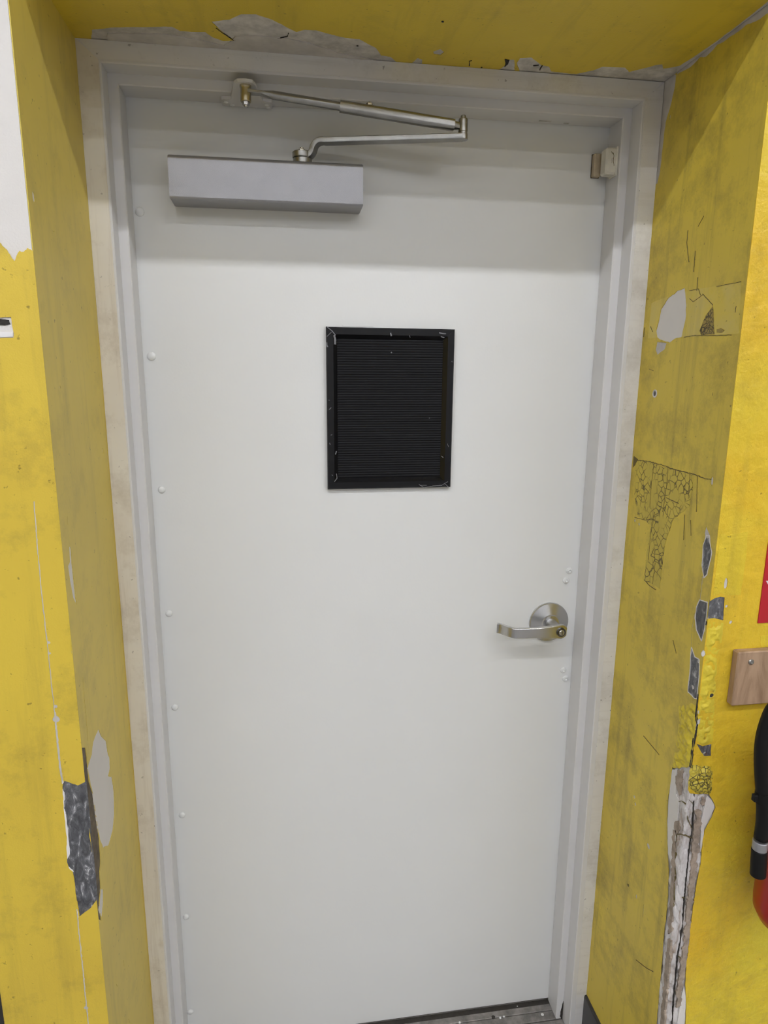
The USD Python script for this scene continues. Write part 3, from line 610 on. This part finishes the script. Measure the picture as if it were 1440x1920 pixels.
# torn filler band, uneven in depth: two ragged plates one over the other
band2 = ppx(SOFFIT, [(200, 62), (300, 62), (360, 72), (420, 85), (440, 68), (480, 66), (540, 72), (580, 80), (640, 100), (700, 112), (760, 135), (760, 170), (200, 110)], amp=.0022, seed=125).intersection(tear_s)
obj('torn_filler', SOFFIT.solid(tear_s.buffer(.001).intersection(sof), T * .6, SUB + .001), M['caulk'], wt, label='torn grey filler between the lintel paint and the door frame')
obj('torn_filler', SOFFIT.solid(band2.buffer(-.001), -.0006, T), M['plaster'], wt)
blk = unary_union([ppx(SOFFIT, [(946, 110), (955, 112), (952, 120), (946, 125), (948, 116)], amp=.001, seed=126), line_px(SOFFIT, [(880, 123), (880, 114), (884, 113)], .0012, 127), blob(SOFFIT, (903, 126), .0014, 128),
                   line_px(SOFFIT, [(1012, 131), (1017, 122)], .0014, 129), line_px(SOFFIT, [(1000, 123), (1010, 122)], .001, 130), blob(SOFFIT, (830, 40), .0018, 131), line_px(SOFFIT, [(965, 134), (968, 137)], .002, 132),
                   line_px(SOFFIT, [(438, 75), (420, 63), (405, 52)], .0005, 133), line_px(SOFFIT, [(520, 72), (539, 68), (541, 62)], .0004, 134), blob(SOFFIT, (670, 86), .0016, 135, .4)])
obj('chip', SOFFIT.solid(blk.intersection(sof), -.0009, T * .5), M['grime_shade'], wt, kind='stuff')
obj('lintel_paint', FRONT.solid(sbox(XL, ZS, XR, CEIL), 0, T), M['yellow_left'], wt)

# ================================================================== door frame
fr = thing('trim_1', 'white painted steel door frame with a stepped profile set in the yellow recess', 'door frame', 'structure')
YB = YD - .0006
CH = .0016
# profile (u = distance outward from the clear opening, y)
prof = [(0, YB), (0, CH), (CH, 0), (STOP, 0), (STOP, YC + CH), (STOP + CH, YC), ('o', YC), ('o', YB)]
def jamb(side, wid, wid_top, z0):
    uo = STOP + wid; ut = STOP + wid_top
    V, n = [], len(prof)
    for u, y in prof:
        a = uo if u == 'o' else u
        b = ut if u == 'o' else u
        V.append((side * (XE + a), y, z0))
    for u, y in prof:
        a = uo if u == 'o' else u; b = ut if u == 'o' else u
        V.append((side * (XE + a), y, ZE + b - .0002))
    Fc = []
    for j in range(n):
        a, b = j, (j + 1) % n
        Fc += [[a, b, b + n], [a, b + n, a + n]]
    m = trimesh.Trimesh(V, Fc, process=False)
    m.fix_normals()
    if side * m.face_normals[np.argmax(m.triangles_center[:, 1] * -1)][1] > 0 and False: m.invert()
    return m
def head():
    V, n = [], len(prof)
    for s, wid in ((-1, .0359), (1, .0374)):
        for u, y in prof:
            a = STOP + wid if u == 'o' else u
            b = STOP + .0317 if u == 'o' else u
            V.append((s * (XE + a), y, ZE + b))
    Fc = []
    for j in range(n):
        a, b = j, (j + 1) % n
        Fc += [[a, b, b + n], [a, b + n, a + n]]
    m = trimesh.Trimesh(V, Fc, process=False); m.fix_normals()
    return m
def orient(m, probe):
    """make an open shell face the probe side"""
    tri = m.triangles_center; nr = m.face_normals; ar = m.area_faces
    if (((probe - tri) * nr).sum(1) * ar).sum() < 0: m.invert()
    return m
Fj = orient(jamb(-1, .0359, .0317, -.008), np.array([0, -1.2, 1.2]))
obj('jamb', Fj, M['frame'], fr, label='left jamb of the door frame')
obj('jamb', orient(jamb(1, .0374, .0317, -.008), np.array([0, -1.2, 1.2])), M['frame'], fr, label='right jamb of the door frame')
obj('head', orient(head(), np.array([0, -1.2, 1.2])), M['frame'], fr, label='head of the door frame')
# older, dirtier paint left on the face of the frame (cover coats stop short of its arris)
FACE = Plane(1, YC, 1)
ft = .0006
gl = ragged([(XL + .0002, 0), (-XD - .0045, 0), (-XD - .0040, 1.0), (-XD - .0035, ZE + STOP + .004), (XL + .0002, ZS - .0004)], amp=.0007, step=.01, seed=141)
gr = ragged([(XR - .0002, 0), (XD + .012, 0), (XD + .011, 1.2), (XD + .004, ZE + STOP + .004), (XR - .0002, ZS - .0004)], amp=.0006, step=.01, seed=142)
gt = ragged([(XL + .004, ZS - .0004), (XR - .004, ZS - .0004), (XD + .004, ZE + STOP + .004), (-XD - .0035, ZE + STOP + .004)], amp=.0006, step=.01, seed=143)
obj('face_paint', FACE.solid(gl, -ft, .0006), M['frame_dirty'], fr, label='cream stained paint on the face of the left jamb')
obj('face_paint', FACE.solid(gr, -ft, .0006), M['frame_head'], fr)
obj('face_paint', FACE.solid(gt, -ft, .0006), M['frame_head'], fr)
# bare scars in the paint under the head
for q in ((1022, 227, .012), (1062, 231, .005)):
    c = ray_on(q[:2], 2, ZE)
    obj('scar', rbox(c + [-q[2], -.003, -.0006], c + [q[2], .003, .0004], .0004), M['caulk'], fr)
# bare dark metal at the foot of the right jamb
STOPF = Plane(1, 0.0, 1)
obj('scar', STOPF.solid(ppx(STOPF, [(1057, 1876), (1062, 1895), (1070, 1915), (1066, 1930), (1050, 1905), (1052, 1892)], amp=.0015, seed=171).intersection(sbox(XE + .0003, -.008, XD - .0002, .2)), -.0006, .001), M['grime_shade'], fr)

# ================================================================== door
dr = thing('door_1', 'white painted flush steel door with a black framed panel and steel lever', 'door', 'structure')
obj('leaf', rbox((-XE - .012, YD, .004), (XE + .012, YD + .045, ZE + .012), .0015), M['door'], dr, label='smooth white door leaf')
for k, (x, z) in enumerate([(-.4304, 1.8332), (-.4263, 1.5837), (-.4235, 1.3328), (-.4243, 1.0801), (-.4248, .874), (-.4243, .6203), (-.4300, .3628), (-.4345, .1049)]):
    r = .0078 if k < 2 else .0068
    obj('bolt', lathe([(0, -.002), (r, -.002), (r, .0012), (r * .86, .0026), (r * .5, .0036), (0, .0039)], (x, YD, z), (0, -1, 0), 28), M['bolt'], dr, smooth=35)
for x, z in ((.420, 1.1367), (.4141, 1.1151), (.4215, .9036), (.4285, .8823)):
    r = .0072
    obj('screw', lathe([(0, -.002), (r, -.002), (r, .0016), (r * .8, .0030), (r * .62, .0030), (r * .55, .0044), (r * .4, .0048), (r * .25, .0030), (0, .0028)], (x, YD, z), (0, -1, 0), 22), M['bolt'], dr, smooth=30)
# black framed panel
px0, px1, pz0, pz1 = -.1036, .1470, 1.3285, 1.6405
fw, fd = .0225, .011
vp = UsdGeom.Xform.Define(stage, '/World/door_1/vision_panel').GetPrim()
vp.SetCustomDataByKey('label', 'black glossy framed panel in the upper middle of the door')
def bar(a, b, inner):
    """mitred frame bar between outer corners a, b (x, z); inner is the inward direction"""
    a, b, n = np.array(a), np.array(b), np.array(inner); t = (b - a) / np.linalg.norm(b - a)
    pr = [(0, 0), (0, fd - .002), (.0015, fd), (fw - .009, fd), (fw - .001, fd - .0085), (fw, 0)]
    V = []
    for e, s in ((a, 1), (b, -1)):
        for u, h in pr:
            p = e + n * u + t * s * u
            V.append((p[0], YD - h, p[1]))
    k = len(pr); Fc = []
    for j in range(k):
        c, d = j, (j + 1) % k
        Fc += [[c, d, d + k], [c, d + k, c + k]]
    m = trimesh.Trimesh(V, Fc, process=False); m.fix_normals()
    ctr = np.array([(a[0] + b[0]) / 2 + n[0] * fw / 2, YD - fd * .3, (a[1] + b[1]) / 2 + n[1] * fw / 2])
    if (((m.triangles_center - ctr) * m.face_normals).sum(1) * m.area_faces).sum() < 0: m.invert()
    return m
tilt = .004
A_, B_, C_, D_ = (px0, pz1 + .002), (px1, pz1 - .002), (px1 + .0004, pz0 - .002), (px0 + .0002, pz0 + .002)
A_, B_, C_, D_ = (px0, pz1 + .0005), (px1, pz1 - .0005), (px1, pz0), (px0, pz0)
for a, b, n in ((A_, B_, (0, -1)), (D_, C_, (0, 1)), (A_, D_, (1, 0)), (B_, C_, (-1, 0))):
    obj('frame_bar', bar(a, b, n), M['black'], vp)
# horizontally ribbed insert
N_R = 56
zz = np.linspace(pz0 + fw - .001, pz1 - fw + .001, N_R * 8 + 1)
yy = YD - .0022 - .0009 * np.abs(np.sin(np.pi * N_R * (zz - zz[0]) / (zz[-1] - zz[0]))) ** .7
V = [(x, y, z) for x in (px0 + fw - .001, px1 - fw + .001) for y, z in zip(yy, zz)]
n = len(zz); Fc = []
for i in range(n - 1): Fc += [[i, i + n, i + n + 1], [i, i + n + 1, i + 1]]
obj('ribbed_insert', orient(trimesh.Trimesh(V, Fc, process=False), np.array([0, -1.2, 1.5])), M['black_rib'], vp, smooth=True, label='dark horizontally ribbed insert')
# pale smears and scratches on the frame
FD = Plane(1, YD - fd, 1)
sm = []
sc = random.Random(5)
for pts, w in (([(612, 612), (622, 620), (629, 628)], .0014), ([(613, 631), (622, 622)], .0009), ([(627, 628), (629, 640), (628, 646)], .0036), ([(612, 642), (614, 651)], .0026), ([(617, 768), (621, 764)], .0013), ([(732, 624), (734, 630)], .0028),
               ([(823, 624), (836, 626)], .0020), ([(827, 631), (833, 633)], .0016), ([(785, 908), (795, 914), (812, 911), (828, 910), (840, 903)], .0009), ([(833, 906), (842, 914)], .0011), ([(787, 910), (800, 910)], .0007),
               ([(620, 816), (623, 815)], .0010), ([(629, 852), (631, 846)], .0018), ([(627, 903), (632, 897), (631, 888)], .0012), ([(618, 830), (619, 834)], .0012), ([(847, 677), (848, 679)], .0010), ([(828, 855), (831, 858)], .0012),
               ([(839, 832), (841, 838)], .0008), ([(768, 629), (769, 633)], .0009), ([(616, 750), (618, 751)], .0009), ([(622, 890), (624, 892)], .001), ([(641, 611), (700, 613)], .0003)):
    sm.append(FD.solid(line_px(FD, pts, w, sc.randint(1, 900), w * .3), -.0003, .0006))
obj('smear', cat_(*sm), M['smear'], vp, kind='stuff')
c = ray_on((734, 661), 1, YD - .003)
obj('speck', lathe([(0, -.001), (.0016, -.001), (.0012, .0008), (0, .001)], c, (0, -1, 0), 10), M['smear'], vp)
c = ray_on((805, 784), 1, YD - .003)
obj('speck', lathe([(0, -.001), (.0009, -.001), (.0007, .0006), (0, .0008)], c, (0, -1, 0), 10), M['smear'], vp)

# lever handle
hd = UsdGeom.Xform.Define(stage, '/World/door_1/handle').GetPrim()
hd.SetCustomDataByKey('label', 'satin steel lever handle on a round rose')
HX, HZ = .3795, 1.0215
obj('rose', lathe([(0, 0), (.0445, 0), (.0445, .0045), (.0432, .0062), (.0405, .0070), (.0205, .0135), (.0190, .0160), (.0160, .0168), (0, .0168)], (HX, YD, HZ), (0, -1, 0), 72), M['steel'], hd, smooth=25)
obj('hub', lathe([(0, .012), (.0135, .012), (.0125, .022), (.0118, .050), (.0118, .058), (0, .058)], (HX, YD, HZ), (0, -1, 0), 40), M['steel'], hd, smooth=30)
yl = YD - .063
pth = smoothpath([(HX + .013, yl + .001, HZ + .002), (HX - .010, yl - .0015, HZ + .003), (HX - .04, yl - .003, HZ + .0035), (HX - .075, yl - .003, HZ + .004), (HX - .096, yl - .002, HZ + .004)], 22)
pth2 = smoothpath([(HX - .096, yl - .002, HZ + .004), (HX - .104, yl + .003, HZ + .004), (HX - .111, yl + .012, HZ + .004), (HX - .127, yl + .032, HZ + .004)], 14)
pth = np.vstack([pth, pth2[1:]])
secs = []
for i in range(len(pth)):
    t = i / (len(pth) - 1)
    h = .0330 * (1 - min(1, t / .35)) + .0230 * min(1, t / .35)
    if t < .06: h *= .62 + .38 * math.sin(t / .06 * math.pi / 2)
    secs.append(rrect(.0090 - .003 * t, h, .0026, 5))
obj('lever', sweep(pth, secs), M['steel'], hd, smooth=40)
KX, KZ = HX + .0005, HZ + .0025
obj('lock_cylinder', cat_(lathe([(.0062, 0), (.0098, 0), (.0098, .0040), (.0090, .0050), (.0062, .0046)], (KX, yl - .004, KZ), (0, -1, 0), 36)), M['dark_steel'], hd, smooth=30)
obj('key_core', lathe([(0, 0), (.0060, 0), (.0060, .0052), (.0050, .0062), (0, .0064)], (KX, yl - .004, KZ), (0, -1, 0), 28), M['steel'], hd, smooth=30)
obj('keyway', B((KX - .0008, yl - .0108, KZ - .0035), (KX + .0008, yl - .0100, KZ + .0035)), M['grime_shade'], hd)

# ================================================================== door closer
dc = thing('door_closer', 'silver door closer with folded arm across the top of the white door', 'door closer')
# cover: extruded U profile with rounded edges, open slots at the back
y0, yf, z0, z1 = YD - .0004, YD - .0600, 1.8450, 1.9145
def arc(cx, cy, r, a0, a1, n=6): return [(cx + r * math.cos(math.radians(a)), cy + r * math.sin(math.radians(a))) for a in np.linspace(a0, a1, n)]
pf = [(y0, z0 - .0010), (y0, z1 + .0005)] + arc(yf + .008, z1 - .008, .008, 90, 180, 7) + arc(yf + .0035, z0 + .0035, .0035, 180, 262, 6)
cx0, cx1 = -.3680, -.0400
def extrude_x(profile, x0, x1, c=.0012):
    P = Polygon(profile); inner = np.array(P.buffer(-c, join_style=2).exterior.coords)[:-1]; outer = np.array(profile)
    m = m3.Manifold.batch_boolean([m3.Manifold.extrude(m3.CrossSection([outer]), x1 - x0)], m3.OpType.Add) if False else None
    t = trimesh.creation.extrude_polygon(P, x1 - x0, engine='earcut')
    v = t.vertices.copy(); t.vertices = np.column_stack([x0 + v[:, 2], v[:, 0], v[:, 1]]); t.fix_normals()
    return t
obj('cover', extrude_x(pf, cx0, cx1), M['alu'], dc, smooth=28, label='silver painted cover of the closer')
pf2 = [(y + .0004 if y < y0 - .01 else y, z) for y, z in pf]
Pc = Polygon(pf).buffer(.0005, join_style=1)
for xa, xb in ((cx0 - .0012, cx0 + .0002), (cx1 - .0002, cx1 + .0012)):
    e = trimesh.creation.extrude_polygon(Polygon(pf).buffer(-.0008), xb - xa, engine='earcut'); v = e.vertices.copy()
    e.vertices = np.column_stack([xa + v[:, 2], v[:, 0], v[:, 1]]); e.fix_normals()
    obj('end_cap', e, M['alu'], dc)
SX, SY = -.1440, .0180
obj('spindle_collar', cat_(lathe([(0, -.004), (.0165, -.004), (.0165, .0085), (.0158, .0092), (0, .0092)], (SX + .001, SY, z1), (0, 0, 1), 36),
                           lathe([(0, .0085), (.0125, .0085), (.0125, .0105), (0, .0105)], (SX, SY, z1), (0, 0, 1), 30)), M['zinc'], dc, smooth=30)
AZ = 1.9505
ra = .0118
arm_path = smoothpath([(SX + .006, SY - .001, z1 + .0145), (SX + .014, SY - .0035, z1 + .0147), (SX + .0185, SY - .005, z1 + .020), (SX + .0225, SY - .0065, AZ - .006), (SX + .029, SY - .0085, AZ - .0005), (SX + .040, SY - .012, AZ)], 22)
EX, EY = .1262, -.0560
arm_path = np.vstack([arm_path, np.linspace(arm_path[-1], (EX, EY, AZ - .0005), 12)[1:]])
secs = [rrect(.0205, .0090, .0014, 3) for i in range(len(arm_path))]
obj('main_arm', cat_(sweep(arm_path, secs), lathe([(.004, 0), (.0162, 0), (.0168, .0010), (.0168, .0085), (.0155, .0098), (.004, .0098)], (SX, SY, z1 + .0103), (0, 0, 1), 36),
                     lathe([(0, -.0042), (.0078, -.0042), (.0085, -.0034), (.0085, .0042), (0, .0042)], (EX, EY, AZ - .0005), (0, 0, 1), 28)), M['zinc'], dc, smooth=35, label='cranked flat lower arm of the closer')
hexs = lambda c, r, h, ax=(0, 0, 1): lathe([(0, 0), (r, 0), (r, h - .0008), (r - .0009, h), (0, h)], c, ax, 6)
obj('arm_bolt', cat_(hexs((SX, SY, z1 + .0198), .0062, .0052), rod((SX, SY, z1 + .024), (SX, SY, z1 + .0275), .0035, 14)), M['brass'], dc, smooth=20)
# elbow joint
obj('elbow_joint', cat_(lathe([(0, 0), (.0074, 0), (.0080, .0008), (.0080, .0022), (.0072, .0026), (.0072, .0040), (.0080, .0044), (.0080, .0232), (.0072, .0246), (.0046, .0250), (.0046, .0290), (.0036, .0300), (0, .0300)],
                              (EX, EY, AZ + .0035), (0, 0, 1), 30)), M['zinc'], dc, smooth=30)
# forearm from the elbow up to the stud of the shoe
SXX, SYY = -.2352, -.0450
stud_z = 1.9985
ea = np.array([EX - .006, EY + .0002, AZ + .0165]); eb = np.array([SXX + .018, SYY, stud_z + .0035])
dirv = (eb - ea) / np.linalg.norm(eb - ea)
Lf = np.linalg.norm(eb - ea)
mid = ea + dirv * Lf * .600
obj('forearm_tube', cat_(sweep(np.array([ea + dirv * .010, mid]), [rrect(.0172, .0172, .0055, 5)] * 2), hullmesh(np.vstack([rod(ea + dirv * .010, ea + dirv * .011, .0070).vertices, (rbox(ea + [-.006, -.004, -.005], ea + [.002, .004, .005]).vertices)]))), M['zinc'], dc, smooth=40, label='thicker tube of the upper arm')
obj('forearm_rod', cat_(rod(mid - dirv * .02, eb - dirv * .026, .0066, 22), hullmesh(np.vstack([rod(eb - dirv * .028, eb - dirv * .026, .0066).vertices, rbox(eb - dirv * .010 + [-.004, -.0065, -.0022], eb - dirv * .010 + [.004, .0065, .0022], .0006).vertices]))), M['zinc'], dc, smooth=40, label='thinner rod of the upper arm')
obj('arm_eye', cat_(hullmesh(np.vstack([rod((SXX, SYY, stud_z + .001), (SXX, SYY, stud_z + .0060), .0082, 28).vertices, rbox(eb - dirv * .008 + [-.003, -.0065, -.0022], eb - dirv * .008 + [.003, .0065, .0022], .0006).vertices]))), M['zinc'], dc, smooth=30)
sc_ = ea + dirv * Lf * .455
obj('set_screw', cat_(hexs(sc_ + [0, 0, .007], .0056, .0050), rod(sc_ + [0, 0, .011], sc_ + [0, 0, .0135], .0036, 12)), M['brass'], dc, smooth=20)
# shoe fixed under the stop, with the stud hanging from it
sp = Polygon([(-.2790, .048), (-.2790, .020), (-.2625, .016), (-.2600, -.004), (-.2530, -.048), (-.2475, -.0575), (-.2355, -.0600), (-.2235, -.0575), (-.2195, -.048), (-.2125, -.004), (-.2090, .016), (-.1930, .020), (-.1930, .048)])
sp = sp.buffer(-.002).buffer(.002)
pl = trimesh.creation.extrude_polygon(sp, .0048, engine='earcut'); pl.apply_translation((0, 0, ZE - .0050))
obj('shoe', pl, M['frame'], dc, smooth=20, label='painted shoe plate under the frame stop')
obj('stud', cat_(lathe([(0, 0), (.0092, 0), (.0092, -.0030), (.0086, -.0040), (.0086, -.0235), (.0078, -.0245), (0, -.0245)], (SXX, SYY, ZE - .0050), (0, 0, 1), 30)), M['brass'], dc, smooth=30)
obj('stud_nut', cat_(hexs((SXX, SYY, ZE - .0340), .0058, .0052), rod((SXX, SYY, ZE - .0365), (SXX, SYY, ZE - .0335), .0032, 14)), M['steel'], dc, smooth=20)
for x, y in ((-.272, .030), (-.262, .041), (-.203, .030), (-.200, .043)):
    obj('shoe_screw', lathe([(0, 0), (.0042, 0), (.0038, .0016), (.0020, .0024), (0, .0026)], (x, y, ZE - .0048), (0, 0, -1), 18), M['bolt'], dc, smooth=35)

# ================================================================== alarm contact on door and jamb
mg = thing('contact_magnet', 'small yellowed beige contact block stuck on the door at its top right', 'door contact')
obj('block', rbox((.4095, YD - .0125, 1.9265), (.4245, YD, 1.9665), .0014), M['beige'], mg)
obj('base_plate', rbox((.4085, YD - .0026, 1.9255), (.4255, YD, 1.9675), .0006), M['rust'], mg)
sn = thing('contact_sensor', 'cream alarm contact sensor on the right door jamb with crazed edge', 'door contact')
cs = rbox((XE - .0230, .0085, 1.9230), (XE - .0010, .0325, 1.9690), .0030)
obj('housing', cs, M['cream'], sn)
SNF = Plane(1, .0085, 1)
obj('crack', SNF.solid(unary_union([line_px(SNF, [(1149, 286), (1151, 291), (1150, 300), (1151, 311)], .0007, 195), line_px(SNF, [(1146, 284), (1149, 289)], .0006, 196), line_px(SNF, [(1148, 296), (1147, 306)], .0004, 197)]).intersection(sbox(XE - .021, 1.924, XE - .003, 1.968)), -.0004, .0008), M['crackline'], sn, kind='stuff')
obj('base_plate', rbox((XE - .0040, .0070, 1.9205), (XE, .0345, 1.9705), .0008), M['cream'], sn)

# ================================================================== foot of the recess
th = thing('trim_2', 'worn grey metal threshold with grooves under the white door', 'threshold', 'structure')
obj('saddle', rbox((-XE, .0235, -.030), (XE + .004, YD + .05, .0), .001), M['thresh'], th)
obj('dark_strip', rbox((-XE, YD - .012, -.002), (XE, YD + .001, .0005), .0003), M['grime_shade'], th)  # dark strip on the saddle along the foot of the door
yb = .0222
for k in range(7):
    w = .0225 if k < 2 else .018
    obj('tread', rbox((-XD + .001, yb - w, -.030), (XD - .001, yb, -.0006 - .0004 * (k % 2)), .0009), M['thresh'], th)
    yb -= w + .0024
for q, r in (((925, 1907), .0045),):
    c = ray_on(q, 2, 0.0)
    obj('screw_hole', lathe([(0, -.001), (r, -.001), (r, .0004), (0, .0004)], c, (0, 0, 1), 20), M['grime_shade'], th)
for k, (q, r) in enumerate((((1017, 1902), .0042), ((945, 1906), .0024), ((938, 1908), .003), ((970, 1887), .002), ((862, 1917), .003))):
    c = ray_on(q, 2, 0.0)
    obj('paint_drop', lathe([(0, -.001), (r, -.001), (r * .8, .0006), (0, .0009)], c, (0, 0, 1), 14), M['bolt'], th)
bb = Polygon([(XR + .001, -.008), (XR - .010, -.008), (XR - .0075, .000), (XR - .0062, .012), (XR - .0058, .100), (XR - .0045, .1045), (XR + .001, .106)])
def base_run(y0, y1, side):
    t = trimesh.creation.extrude_polygon(bb, y1 - y0, engine='earcut'); v = t.vertices.copy()
    xx = v[:, 0] if side > 0 else (XL + XR - v[:, 0])
    t.vertices = np.column_stack([xx, y0 + v[:, 2], v[:, 1]]); t.fix_normals(); return t
tag(obj('baseboard_right', base_run(YA + .004, YC - .001, 1), M['base'], kind='structure'), 'black rubber cove base at the foot of the right reveal', 'baseboard')

# ================================================================== right wall fittings
# red sign with a white arrowhead
sg = thing('wall_sign', 'red sign with white downward arrow at the right edge on yellow wall', 'sign')
sx0, sx1 = .5862, .6880
obj('panel', rbox((sx0, YA - .0016, 1.1535), (sx1, YA + .0002, 1.4550), .0004), M['red_sign'], sg)
ar = Polygon([(.5905, 1.2275), (.6837, 1.2275), (.6371, 1.1640)])
stem_ = Polygon([(.622, 1.2270), (.652, 1.2270), (.652, 1.2600), (.622, 1.2600)])
obj('arrow', FRONT.solid(unary_union([ar, stem_]), -.0022, -.0012), M['white_sign'], sg)
# plywood backing block
wb = thing('wood_block', 'brown plywood backing block screwed to the yellow wall above the extinguisher', 'wood block')
wx0, wz0, wz1 = .5470, 1.0125, 1.1095
obj('board', rbox((wx0, YA - .0150, wz0), (wx0 + .155, YA + .0002, wz1), .0018), M['wood'], wb)
c = ray_on((1408, 1241), 1, YA - .0150)
obj('screw', lathe([(0, -.001), (.0048, -.001), (.0048, .0012), (.0038, .0024), (.0016, .0028), (0, .0012)], c, (0, -1, 0), 22), M['zinc'], wb, smooth=30)
c2 = ray_on((1408, 1262), 1, YA - .0150)
# fire extinguisher hung under the block
fe = thing('fire_extinguisher', 'red fire extinguisher with black hose hanging at the right edge', 'fire extinguisher')
BX, BY = .6560, -.400
obj('cylinder', lathe([(0, .620), (.030, .622), (.046, .632), (.055, .650), (.0565, .668), (.0565, .925), (.054, .945), (.045, .962), (.030, .972), (.020, .978), (.020, .990), (0, .990)], (BX, BY, 0), (0, 0, 1), 56), M['red'], fe, smooth=40)
obj('valve', cat_(lathe([(0, .986), (.017, .986), (.017, 1.000), (.014, 1.004), (.014, 1.034), (0, 1.036)], (BX, BY, 0), (0, 0, 1), 28), rod((BX, BY, 1.012), (BX - .030, BY - .012, 1.016), .0095, 20)), M['brass'], fe, smooth=30)
obj('lever', cat_(rbox((BX - .012, BY - .105, 1.030), (BX + .012, BY + .012, 1.0345), .001), rbox((BX - .010, BY - .100, 1.005), (BX + .010, BY - .010, 1.0095), .001)), M['rubber'], fe)
obj('hanger', rbox((BX - .010, BY + .005, 1.028), (BX + .010, YA - .0148, 1.034), .001), M['zinc'], fe)
HY = -.412
def hp(px, y=HY): return ray_on(px, 1, y)
hose = smoothpath([(BX - .024, BY - .010, 1.016), (BX - .050, BY - .011, 1.0165), hp((1452, 1330)) + [0, 0, .002], hp((1440, 1352)), hp((1431, 1385)), hp((1428, 1425)), hp((1430, 1470)), hp((1432, 1520)), hp((1427, 1572))], 60)
obj('hose', tube(hose, .0112, 20), M['rubber'], fe, smooth=True, label='black rubber hose')
na, nb, nc = hp((1426, 1576)), hp((1424, 1592)), hp((1421, 1640))
obj('ferrule', rod(na, nb, .0116, 26), M['alu'], fe, smooth=30, label='bright metal ferrule of the hose')
obj('nozzle', rod(nb, nc, .0122, 26), M['rubber'], fe, smooth=30)
cl = hp((1431, 1494))
obj('hose_clip', cat_(lathe([(.0100, -.009), (.0128, -.009), (.0128, .009), (.0100, .009)], cl, (0, 0, 1), 28), rbox(cl + [-.0185, -.004, -.006], cl + [-.010, .004, .006], .001), rbox(cl + [.008, -.006, -.007], (BX - .045, cl[1] + .012, cl[2] + .007), .001)), M['rubber'], fe, smooth=30)
